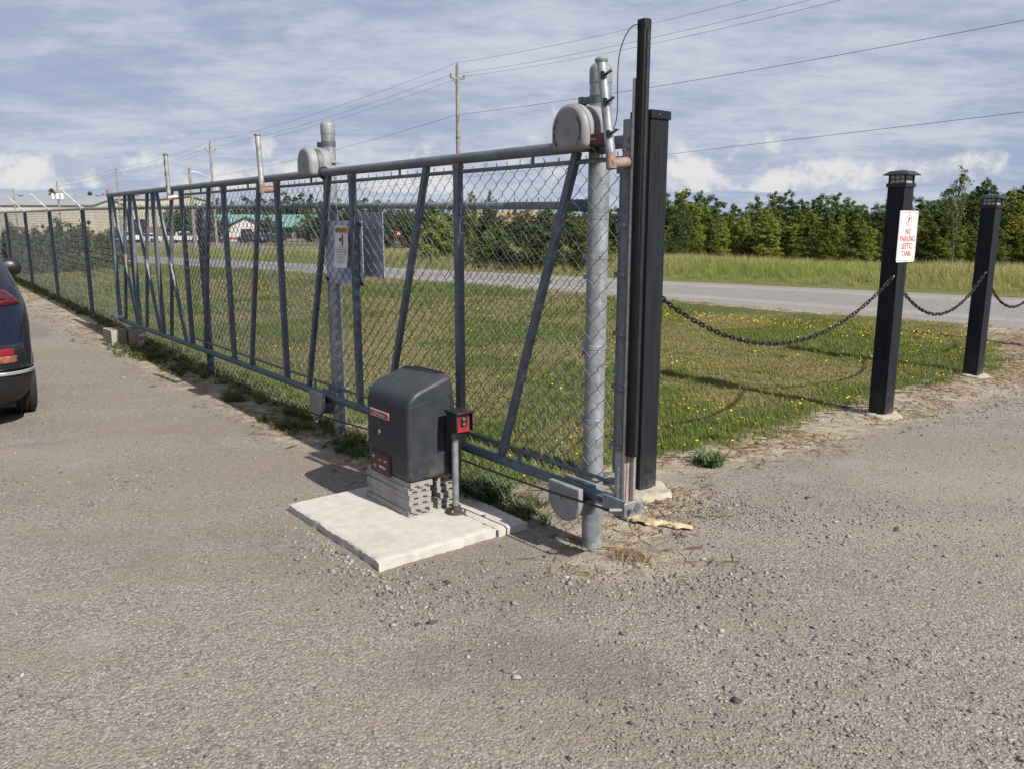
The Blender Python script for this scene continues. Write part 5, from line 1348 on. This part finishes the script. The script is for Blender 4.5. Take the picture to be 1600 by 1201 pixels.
far_car('dark car parked left of the teal roofed building, behind a gate upright', 'far_car', 'car_black', px(310, 132), 132, 92)
far_car('black car parked in front of the white gable', 'far_car', 'car_black', px(374, 130), 130, 95)
far_car('black car parked right of the white gable, in front of the dark tree', 'far_car', 'car_black', px(404, 132), 132, 95)
far_car('black car parked below the right end of the teal roof', 'far_car', 'car_black', px(438, 131), 131, 265)
far_car('red car standing on the far road beyond the panels', 'far_car', 'car_red', px(606, 158), 158, 70)
ty = 162.; tx = px(603, ty); z_ = float(T(np.array(tx), np.array(ty)))
tr = thing('white_trailer', 'small white box trailer behind the red car on the far road', 'trailer', (tx, ty, z_), 'W')
m = MB(); m.box((tx - 1.2, ty, .7 + z_), (tx + 1.2, ty + 3, 3.0 + z_)); m.build('box_body', M['car_white'], tr, bevel=.05)
for q in (-.9, .9): m = MB(); m.lathe([(.38, -.1), (.38, .1)], (tx + q, ty + 1.5, z_ + .38), 14, 'x'); m.build('wheel', M['tyre'], tr)


# ------------------------------------------------------------------ buildings far off
def wall_house(t, x0, x1, y0, y1, zb, ze, zr, wall, roof, along='x', over=.4):
    m = MB(); m.box((x0, y0, zb), (x1, y1, ze)); m.build('wall', M[wall], t)
    m = MB()
    if along == 'x':
        ym = (y0 + y1) / 2
        for xa in (x0, x1 - .24): g_ = MB(); g_.prism([(y0, ze), (y1, ze), (ym, zr)], lambda u, v, w_: (w_, u, v), xa, xa + .24); g_.build('gable', M[wall], t)
        m.prism([(y0 - over, ze - .1), (ym, zr), (y1 + over, ze - .1), (y1 + over, ze + .1), (ym, zr + .2), (y0 - over, ze + .1)], lambda u, v, w_: (w_, u, v), x0 - over, x1 + over)
    else:
        xm = (x0 + x1) / 2; m.prism([(x0 - over, ze - .1), (xm, zr), (x1 + over, ze - .1), (x1 + over, ze + .1), (xm, zr + .2), (x0 - over, ze + .1)], lambda u, v, w_: (u, w_, v), y0 - over, y1 + over)
        g_ = MB(); g_.prism([(x0, ze), (x1, ze), (xm, zr)], lambda u, v, w_: (u, w_, v), y0 + .01, y0 + .25); g_.build('gable', M[wall], t)
    return m.build('roof', M[roof], t)
zb = -1.9
t = thing('warehouse', 'long cream warehouse with a low grey roof, front wing on the far left', 'warehouse', (-118, 200, zb), 'W', 'warehouse wings far left')
wall_house(t, -150, -99, 196, 214, zb, 5.5, 7.1, 'cream_wall', 'grey_roof')
t = thing('warehouse', 'taller plain cream warehouse wing with a thin grey roof, right of the front wing', 'warehouse', (-120, 235, zb), 'W', 'warehouse wings far left')
wall_house(t, -160, -94, 222, 262, zb, 7.6, 8.9, 'cream_wall', 'grey_roof')
for x_, w_, h_b in ((-101.5, 3.2, 4.2), (-118, 4.0, 4.2), (-128, 4.0, 4.2)):
    m = MB(); m.box((x_, 221.85, zb), (x_ + w_, 222.05, zb + h_b)); m.build('loading_door', M['dark_glass'], t)
for i in range(26):
    m = MB(); m.box((-159 + i * 2.5, 221.9, zb + 4.4), (-158.85 + i * 2.5, 222.02, 7.5)); m.build('cladding_rib', M['cream_wall'], t)
for i in range(5):
    m = MB(); m.lathe([(.5, 0), (.5, .7), (.8, .75), (.8, 1.0), (.1, 1.2)], (-150 + i * 11, 236, 8.2), 10); m.build('roof_vent', M['grey_roof'], t)
t = thing('shipping_container', 'small rust brown container against the right end of the warehouse', 'container', (-94, 214, zb), 'W')
m = MB(); m.box((-94, 212, zb), (-91, 216, zb + 2.3)); m.build('box_body', M['rust'], t, bevel=.05)
t = thing('teal_roof_building', 'far building with teal roofs either side of a white gabled front', 'building', (-46, 150, -1.75), 'W')
zb = -1.8
wall_house(t, -57.5, -36.6, 148, 160, zb, .75, 2.75, 'brick_wall', 'teal_roof', over=.8)
wall_house(t, -49.2, -42.2, 143, 153, zb, .75, 2.55, 'white_wall', 'teal_roof', along='y', over=.5)
for x_ in (-56.5, -53.8, -51.2, -41, -38.6): m = MB(); m.box((x_, 147.9, zb + .6), (x_ + 1.6, 148.05, zb + 2.1)); fr_ = m.build('window', M['dark_glass'], t)
m = MB(); m.box((-46.8, 142.85, zb), (-44.9, 143.05, zb + 2.2)); m.build('door', M['dark_glass'], t)
t = thing('red_banner', 'bright orange red banner standing before the white gable', 'banner', (-44.6, 140, -1.8), 'W')
m = MB(); m.box((-45.0, 139.95, -1.0), (-43.7, 140.05, .0)); m.box((-44.8, 139.95, -1.7), (-43.9, 140.05, -1.0)); m.build('cloth', M['red_bright'], t, bevel=.02)
m = MB(); m.path([(-45.05, 140, -1.85), (-45.05, 140, .1)], .04, 6); m.build('mast', M['galv'], t)
t = thing('red_barrier', 'low orange red barrier left of the white gable', 'barrier', (-47, 133, -1.8), 'W')
m = MB(); m.box((-49.5, 133, -1.2), (-44.0, 133.25, -.85)); m.build('rail', M['red_bright'], t)
for x_ in (-49.2, -46.8, -44.4): m = MB(); m.box((x_, 133.02, -1.85), (x_ + .15, 133.22, -1.2)); m.build('leg', M['galv'], t)


# ------------------------------------------------------------------ utility poles and wires
def upole(label, x, y, top, r0, arm=None, boxes=False, extra=None):
    z0 = float(T(np.array(float(x)), np.array(float(y)))); t = thing('utility_pole', label, 'utility pole', (x, y, z0), 'W', 'wooden utility poles along the road')
    m = MB(); m.path([(x, y, z0 - .3), (x, y, (z0 + top) / 2), (x, y, top)], [r0, r0 * .82, r0 * .62], 12); m.build('pole', M['wood_pole'], t)
    dirn = np.array([.627, -.779]); pr = np.array([.779, .627])
    if arm:
        m = MB(); a = np.array([x, y]) - pr * .5; b = np.array([x, y]) + pr * .5
        m.beam((*a, arm), (*b, arm), .09, .11, (0, 0, 1)); c_ = m.build('crossarm', M['wood_pole'], t)
        for p in (a, b):
            m = MB(); m.lathe([(.05, 0), (.07, .05), (.04, .10), (.06, .16), (.02, .2)], (p[0], p[1], arm + .05), 8); m.build('insulator', M['pole_fit'], c_)
        for sgn in (-1, 1): m = MB(); m.path([(x, y, arm - .45), tuple(np.array([x, y]) + pr * .38 * sgn) + (arm - .03,)], .025, 6); m.build('arm_brace', M['pole_fit'], c_)
        m = MB(); m.lathe([(.04, 0), (.05, .06), (.02, .2)], (x, y, top), 8); m.build('insulator', M['pole_fit'], t)
        m = MB(); m.lathe([(r0 * .9, 0), (r0 * .9, .15)], (x, y, (z0 + top) * .5 + 1.5), 10); m.build('band', M['pole_fit'], t)
    if boxes:
        for i in (-1, 0, 1): m = MB(); m.lathe([(.28, 0), (.32, .05), (.32, .95), (.2, 1.05)], (x + i * .85, y - .3, top - 3.2), 12); m.build('transformer', M['white_paint'], t)
    return t
PA = np.array([-3.38, 53.]); PB = np.array([-31.5, 88.]); PC = np.array([-58., 123.]); PD = np.array([-86., 158.]); P0 = np.array([24.7, 18.])
upole('tall pale wooden utility pole rising behind the middle of the gate', *PA, 11.1, .17, 10.35)
upole('second utility pole further back, above the middle barb arm of the gate', *PB, 9.7, .16, 8.95)
upole('third utility pole far left behind the end of the gate', *PC, 9.2, .2, 8.5)
upole('distant utility pole with white transformers above the warehouse roof', *PD, 9.0, .2, 8.2, True)
upole('thin bare utility pole above the warehouse roof at the far left', -113.5, 190, 9.1, .2)
upole('wooden utility pole standing beyond the right edge of the view', *P0, 11.9, .17, 11.1)
lz = float(T(np.array(-26.9), np.array(70.)))
t = thing('street_lamp', 'street lamp on a short wooden pole with a thin white arm', 'street lamp', (-26.9, 70, lz), 'W')
m = MB(); m.path([(-26.9, 70, lz - .2), (-26.9, 70, 6.05)], [.16, .12], 10); m.build('pole', M['wood_pole'], t)
m = MB(); m.path([(-26.85, 70, 5.75), (-26.4, 70.3, 5.72), (-25.9, 70.6, 5.5), (-25.2, 71, 4.95)], .035, 8); m.build('lamp_arm', M['alu'], t)
m = MB(); m.cbox((-25.0, 71.1, 4.85), (.55, .2, .12)); m.build('lamp_head', M['white_paint'], t, bevel=.03)
pr = np.array([.779, .627])
def wire(label, A, B, dip, r=.011):
    t = thing('power_line', label, 'power line', tuple((np.array(A) + np.array(B)) / 2), 'W', 'overhead wires')
    m = MB(); m.path(sag(A, B, 22, dip), r * .72, 5); m.build('wire', M['cable'], t)
for (a, za, ar), (b, zb_, br), nm, rr in (((PA, 11.25, 10.5), (P0, 12.0, 11.2), 'from the tall pole rightwards', .010), ((PA, 11.25, 10.5), (PB, 9.85, 9.1), 'from the tall to the second pole', .012), ((PB, 9.85, 9.1), (PC, 9.35, 8.65), 'from the second to the third pole', .014), ((PC, 9.35, 8.65), (PD, 9.15, 8.35), 'from the third to the warehouse pole', .016)):
    dp = .85 if b is P0 else .45
    wire(f'thin overhead wire, highest of three, {nm}', (*a, za), (*b, zb_), dp, rr)
    wire(f'thin overhead wire on the left crossarm end, {nm}', (*(a - pr * .5), ar), (*(b - pr * .5), br), dp, rr)
    wire(f'thin overhead wire on the right crossarm end, {nm}', (*(a + pr * .5), ar), (*(b + pr * .5), br), dp, rr)
wire('low telephone wire from the tall pole out to the upper right edge', (*PA, 8.2), (*P0, 8.5), .45, .014)
wire('low telephone wire from the tall pole down to the second pole', (*PA, 8.2), (*PB, 6.3), .35, .014)
wire('lowest wire, crossing right of the thick black post above the wood', (34, 13.5, 6.4), (-27.5, 130, 6.3), .2, .017)


# ------------------------------------------------------------------ trees and bushes
def crown(seed, H, prof, nc, nl, leaf, spread, zlo, squash=.8, leaders=1):
    """leaf clumps spread through a crown of one or several leaders; prof(t) is the half width at relative height t"""
    r = np.random.default_rng(seed); C_ = []; W_ = max(prof(t) for t in np.linspace(0, 1, 20)); LD = [(0, 0, 1.0, 1.0)]
    for i in range(leaders - 1):
        a = r.random() * 2 * PI; LD.append((W_ * .62 * math.cos(a), W_ * .62 * math.sin(a), r.uniform(.62, .95), r.uniform(.5, .75)))
    ph = r.random((len(LD), 2)) * 6.3; wt = np.array([l[2] * l[3] for l in LD]); wt /= wt.sum()
    while len(C_) < nc:
        k = r.choice(len(LD), p=wt); ox, oy, hf, wf = LD[k]; t = r.random(); a = r.random() * 2 * PI
        q = prof(t) * wf * (1 + .30 * math.sin(2 * a + ph[k, 0] + 5 * t) + .22 * math.sin(5 * a + ph[k, 1] + 11 * t)); rr = q * (r.random() ** .45); t = t * .95
        if r.random() < prof(t) / W_ + .03: C_.append((ox * t ** .5 + rr * math.cos(a), oy * t ** .5 + rr * math.sin(a), zlo + (H * hf - zlo) * t, max(.3, 1.2 - .5 * t - .42 * t ** 4)))
    for ox, oy, hf, wf in LD:                                # tapering tips
        for t in np.linspace(.62, .97, 9): C_.append((ox * t ** .5 + r.normal(0, .17 * W_), oy * t ** .5 + r.normal(0, .17 * W_), zlo + (H * hf - zlo) * t, 1.0 - 1.1 * (t - .62)))
    nc = len(C_); C_ = np.array(C_); cr = spread * r.uniform(.55, 1.3, nc) * C_[:, 3]; sh = r.random(nc)
    k = nc * nl; ci = np.repeat(np.arange(nc), nl); u = r.normal(0, 1, (k, 3)); u /= np.linalg.norm(u, axis=1)[:, None]; rad = r.random(k) ** .5
    off = u * rad[:, None] * cr[ci][:, None]; off[:, 2] *= squash * (1 + .5 * np.clip((C_[ci, 2] / H - .7) * 3, 0, 1)); P = C_[ci, :3] + off
    P[:, 2] = np.maximum(P[:, 2], .06)
    nrm = u * .7 + r.normal(0, .5, (k, 3)) + np.array([0, 0, .55]); nrm /= np.linalg.norm(nrm, axis=1)[:, None]
    e = np.cross(nrm, r.normal(0, 1, (k, 3))); e /= np.linalg.norm(e, axis=1)[:, None]; f = np.cross(nrm, e)
    sz = leaf * r.uniform(.6, 1.35, k); V = np.stack([P - e * sz[:, None] * .5, P + f * sz[:, None] * .3, P + e * sz[:, None] * .55, P - f * sz[:, None] * .3], 1)
    sd = np.clip(sh[ci] * .75 + r.random(k) * .45 - .1, 0, 1)
    return V.reshape(-1, 3), np.arange(k * 4).reshape(-1, 4), np.repeat(sd, 4), C_[:, :3]
def make_tree(name, seed, H, prof, nc, nl, leaf, spread, zlo, mt, trunk_r=.07, limbs=7, **kw):
    t = bpy.data.objects.new(name, None); C.objects.link(t); BASE[t.name] = np.zeros(3)
    V, F, sd, C_ = crown(seed, H, prof, nc, nl, leaf, spread, zlo, **kw)
    o = raw_mesh('crown', V, F, 4, M[mt], {'shade': sd}); o.parent = t
    r = np.random.default_rng(seed + 1); m = MB(); pts = [(0, 0, -.15)]; x = y = 0
    for i in range(1, 7): x += r.normal(0, .02 * H / 5); y += r.normal(0, .02 * H / 5); pts.append((x, y, H * .80 * i / 6))
    m.path(pts, [trunk_r * (1 - .14 * i) for i in range(7)], 7)
    idx = r.choice(len(C_), min(limbs, len(C_)), replace=False)
    for i in idx:
        c = C_[i]; zb_ = max(.15, min(H * .72, c[2] - .12 * H - .2 * np.hypot(c[0], c[1]))); j = min(5, int(zb_ / (H * .80) * 6)); p0 = np.array(pts[j]) + (np.array(pts[j + 1]) - np.array(pts[j])) * (zb_ / (H * .80) * 6 - j)
        m.path([p0, (p0 + c) / 2 + np.array([0, 0, -.05 * H * .2]), c], [trunk_r * .4, trunk_r * .28, trunk_r * .1], 5)
    m.build('trunk', M['bark'], t); return t
rnd_p = lambda w_: (lambda t: w_ * math.sqrt(max(0, 1 - (2 * t - .9) ** 2 * .9)))
col_p = lambda w_: (lambda t: w_ * (1 - t) ** .5 * (.55 + .9 * min(1, t * 3)))
PROTO = {
    'poplar': [make_tree('young_tree', 100 + i, 4.0, col_p(.60), 140, 60, .088, .25, .05, ('leaf_light', 'leaf_mid', 'leaf_light', 'leaf_mid')[i], .05, 10, leaders=2 + i % 3) for i in range(4)],
    'round': [make_tree('broadleaf_tree', 120 + i, 5.4, rnd_p(1.30), 170, 74, .115, .38, .3, ('leaf_dark', 'leaf_dark', 'leaf_mid', 'leaf_dark')[i], .09, 12, leaders=3 + i) for i in range(4)],
    'bush': [make_tree('bush', 140 + i, 2.4, rnd_p(1.05), 150, 80, .090, .30, .0, ('leaf_light', 'leaf_dark', 'leaf_mid')[i], .03, 14, leaders=4) for i in range(3)],
    'wispy': [make_tree('slender_tree', 160 + i, 7.6, lambda t: 1.05 * max(.12, math.sin(PI * min(1, max(0, (t - .05) / .97)))) * (.3 if t < .38 else 1), 60, 26, .15, .40, 1.8, 'leaf_pale', .06, 18) for i in range(2)],
    'shrub': [make_tree('shrub', 180 + i, 2.2, lambda t: .8 * (1 - t) ** .5 + .1, 80, 60, .085, .25, .0, 'leaf_dark', .035, 22, leaders=3) for i in range(2)],
}
used = set()
def tree(kind, i, px, y, top, label, cat='tree', group=None, wide=1.0, base=None):
    """stand a tree at depth y on the bearing px, as tall as 'top' metres"""
    src = PROTO[kind][i % len(PROTO[kind])]; x = (px - 800) / 1286 * y; z0 = float(T(np.array(x), np.array(float(y)))) if base is None else base
    if src.name in used: o = copy_tree(src)
    else: o = src; used.add(src.name)
    h0 = {'poplar': 4.0, 'round': 5.4, 'bush': 2.55, 'wispy': 7.8, 'shrub': 2.3}[kind]; sc = (top - z0) / h0
    o.location = (x, y, z0); o.scale = (sc * wide, sc * wide, sc); o.rotation_euler = (0, 0, RNG.uniform(0, 6.28)); tag(o, label, cat, group); return o
def topz(py, y): return CAM_H + (347 - py) / 1286 * y
# wood beyond the meadow: dark back rank, broadleaf middle rank, light young trees in front
rt = random.Random(5)
skyline = [(940, 318), (1000, 312), (1050, 303), (1075, 304), (1100, 309), (1130, 317), (1160, 312), (1195, 304), (1230, 309), (1270, 308), (1300, 312), (1340, 320), (1375, 306), (1400, 300), (1440, 308), (1475, 296), (1530, 288), (1560, 298), (1600, 288), (1700, 285), (1850, 290), (2000, 285)]
sk = lambda p: float(np.interp(p, [a for a, b in skyline], [b for a, b in skyline]))
p_ = 935; i = 0
while p_ < 1960:
    yy = 76 + rt.uniform(-3, 4); tree('round', i, p_, yy, topz(sk(p_) + rt.uniform(-10, 10), yy), 'dark leafy tree in the back rank of the wood beyond the meadow', group='trees of the wood beyond the meadow', wide=rt.uniform(1.0, 1.35)); p_ += rt.uniform(20, 30); i += 1
p_ = 925
while p_ < 1960:
    yy = 70 + rt.uniform(-2, 2.5); tree('poplar' if rt.random() < .45 else 'round', i, p_, yy, topz(sk(p_) + rt.uniform(-4, 22), yy), 'mid green tree in the middle of the wood beyond the meadow', group='trees of the wood beyond the meadow', wide=rt.uniform(1.15, 1.6)); p_ += rt.uniform(12, 20); i += 1
ORD = ['first', 'second', 'third', 'fourth', 'fifth', 'sixth', 'seventh', 'eighth', 'ninth', 'tenth', 'eleventh', 'twelfth', 'thirteenth', 'fourteenth', 'fifteenth', 'sixteenth', 'seventeenth', 'eighteenth', 'nineteenth', 'twentieth', 'twenty-first', 'twenty-second', 'twenty-third', 'twenty-fourth']
p_ = 1050; cnt = {}
while p_ < 1960:
    yy = 64.5 + rt.uniform(-3, 3)
    zone = 'thick post' if p_ < 1385 else 'sign post' if p_ < 1535 else 'right lantern post' if p_ < 1605 else None
    if zone: cnt[zone] = cnt.get(zone, 0) + 1
    lab = f'{ORD[cnt[zone] - 1]} light green young tree counted rightwards from the {zone}, front of the wood' if zone else 'light green young tree in front of the wood, right of the view'
    tree('poplar', i, p_, yy, topz(rt.uniform(326, 368), yy), lab, group='young trees in front of the wood', wide=rt.uniform(1.25, 2.0)); p_ += rt.uniform(13, 26); i += 1
tree('wispy', 0, 1490, 60, topz(258, 60), 'tall pale thin tree with open crown, between the two lantern posts', wide=.95)
tree('wispy', 1, 1398, 62, topz(272, 62), 'tall sparse pale tree rising just behind the lantern of the sign post', wide=.85)
tree('round', 0, 1062, 58, topz(306, 58), 'large rounded dark tree at the left end of the wood by the thick post', wide=.9)
tree('bush', 1, 1052, 48, topz(376, 48), 'low dark bush at the left end of the wood by the thick post', 'bush', wide=1.2)
# bushes beyond the road, seen through the gate mesh
tree('bush', 0, 688, 27.5, topz(330, 27.5), 'bright green bush beyond the road, left of the last gate upright', 'bush', wide=1.15)
tree('bush', 2, 772, 24, topz(348, 24), 'mid green bush beyond the road, right of the last gate upright', 'bush', wide=1.35)
tree('bush', 1, 852, 23, topz(322, 23), 'big dark green bush beyond the road, left of the near gate post', 'bush', wide=1.25)
tree('bush', 2, 915, 23, topz(340, 23), 'bright bush beyond the road directly behind the near gate post', 'bush', wide=1.0)
tree('bush', 1, 968, 29, topz(326, 29), 'dark bush beyond the road, right of the near gate post', 'bush', wide=1.0)
tree('round', 2, 735, 118, topz(300, 118), 'dark round tree far off, left half of a pair above the fence rail', wide=.75)
tree('round', 0, 765, 122, topz(298, 122), 'dark round tree far off, right half of a pair above the fence rail', wide=.7)
for k, (px, y, tp) in enumerate(((338, 139, 332), (420, 139, 332), (482, 136, 328), (508, 134, 324), (318, 142, 330), (296, 140, 326))):
    tree('round', k, px, y, topz(tp, y), ['dark tree standing left of the white gable', 'dark tree standing between the white gable and the right teal roof', 'broad dark tree right of the teal roof, behind the panel', 'dark tree partly hidden behind the second gate post', 'dark tree right of the warehouse end', 'dark tree close to the right end of the warehouse'][k], wide=1.7)
rt = random.Random(9); p_ = 268
while p_ < 700:
    yy = 175 + rt.uniform(-10, 12); tree('round', int(p_), p_, yy, topz(float(np.interp(p_, [268, 330, 380, 420, 470, 520, 600, 700], [322, 316, 310, 308, 303, 314, 312, 318])) + rt.uniform(-4, 6), yy), 'tree in the far line of trees behind the teal roofed building', group='far line of trees', wide=rt.uniform(1.2, 1.6)); p_ += rt.uniform(16, 24)
p_ = 560
while p_ < 720:
    yy = 112 + rt.uniform(-5, 6); tree('round', int(p_), p_, yy, topz(rt.uniform(322, 334), yy), 'dark tree in the row behind the far road', group='dark trees behind the far road', wide=rt.uniform(1.1, 1.5)); p_ += rt.uniform(22, 30)
p_ = 715
while p_ < 960:
    yy = 130 + rt.uniform(-8, 8); tree('round', int(p_), p_, yy, topz(rt.uniform(325, 337), yy), 'dark low tree in front of the ripe field', group='dark trees before the ripe field', wide=rt.uniform(1.5, 2.0)); p_ += rt.uniform(18, 26)
for px, tp, lab in ((92, 296, 'round tree behind the warehouse roof beside the white transformers'), (148, 301, 'smaller tree behind the warehouse roof, right of the transformers'), (6, 304, 'tree top behind the warehouse roof at the left edge'), (128, 306, 'low tree behind the warehouse, left of the smaller tree'), (165, 305, 'low tree behind the warehouse, just left of the gate end')):
    tree('round', px, px, 285, topz(tp, 285), lab, wide=1.25)
for k, (px, y, tp, wd_) in enumerate(((25, 20.5, 345, .9), (64, 20.8, 348, .9), (98, 21.5, 338, 1.0), (140, 22.5, 342, 1.15), (178, 23.5, 352, 1.2), (12, 24, 352, 1.2), (80, 25.5, 352, 1.3), (160, 27, 358, 1.2))):
    tree('shrub', k, px, y, topz(tp, y), ['dark shrub behind the far fence, leftmost and nearest', 'dark shrub behind the far fence, second from the left', 'tallest dark shrub behind the far fence', 'dark shrub left of the last free fence post', 'dark shrub seen between the last fence post and the gate end', 'far dark shrub at the left edge of the view', 'far dark shrub in the gap behind the tallest one', 'far dark shrub in front of the white pickup'][k], 'shrub', wide=wd_)
tree('shrub', 1, 1558, 24, topz(384, 24), 'lone weedy bush standing in the meadow near the right lantern post', 'bush', wide=.55)
for ks, ps in PROTO.items():
    for o in ps:
        if o.name not in used:
            for c_ in list(o.children): bpy.data.objects.remove(c_)
            bpy.data.objects.remove(o)

# far woodland closing the horizon
rf = np.random.default_rng(77); k = 9000
a_ = rf.uniform(R(-75), R(75), k); dist = rf.uniform(420, 520, k); hz = rf.random(k) ** 1.2 * (4 + 1.5 * np.sin(a_ * 17) + 1 * np.sin(a_ * 41)); P = np.stack([dist * np.sin(a_), dist * np.cos(a_), hz - 2], 1)
e = rf.normal(0, 1, (k, 3)); e /= np.linalg.norm(e, axis=1)[:, None]; f = np.cross(e, rf.normal(0, 1, (k, 3))); f /= np.linalg.norm(f, axis=1)[:, None]; sz = rf.uniform(2, 4.5, k)[:, None]
V = np.stack([P - e * sz, P - f * sz, P + e * sz, P + f * sz], 1).reshape(-1, 3)
fw = raw_mesh('far_woodland', V, np.arange(4 * k).reshape(-1, 4), 4, M['leaf_dark'], {'shade': np.repeat(rf.random(k), 4)}); fw['kind'] = 'stuff'
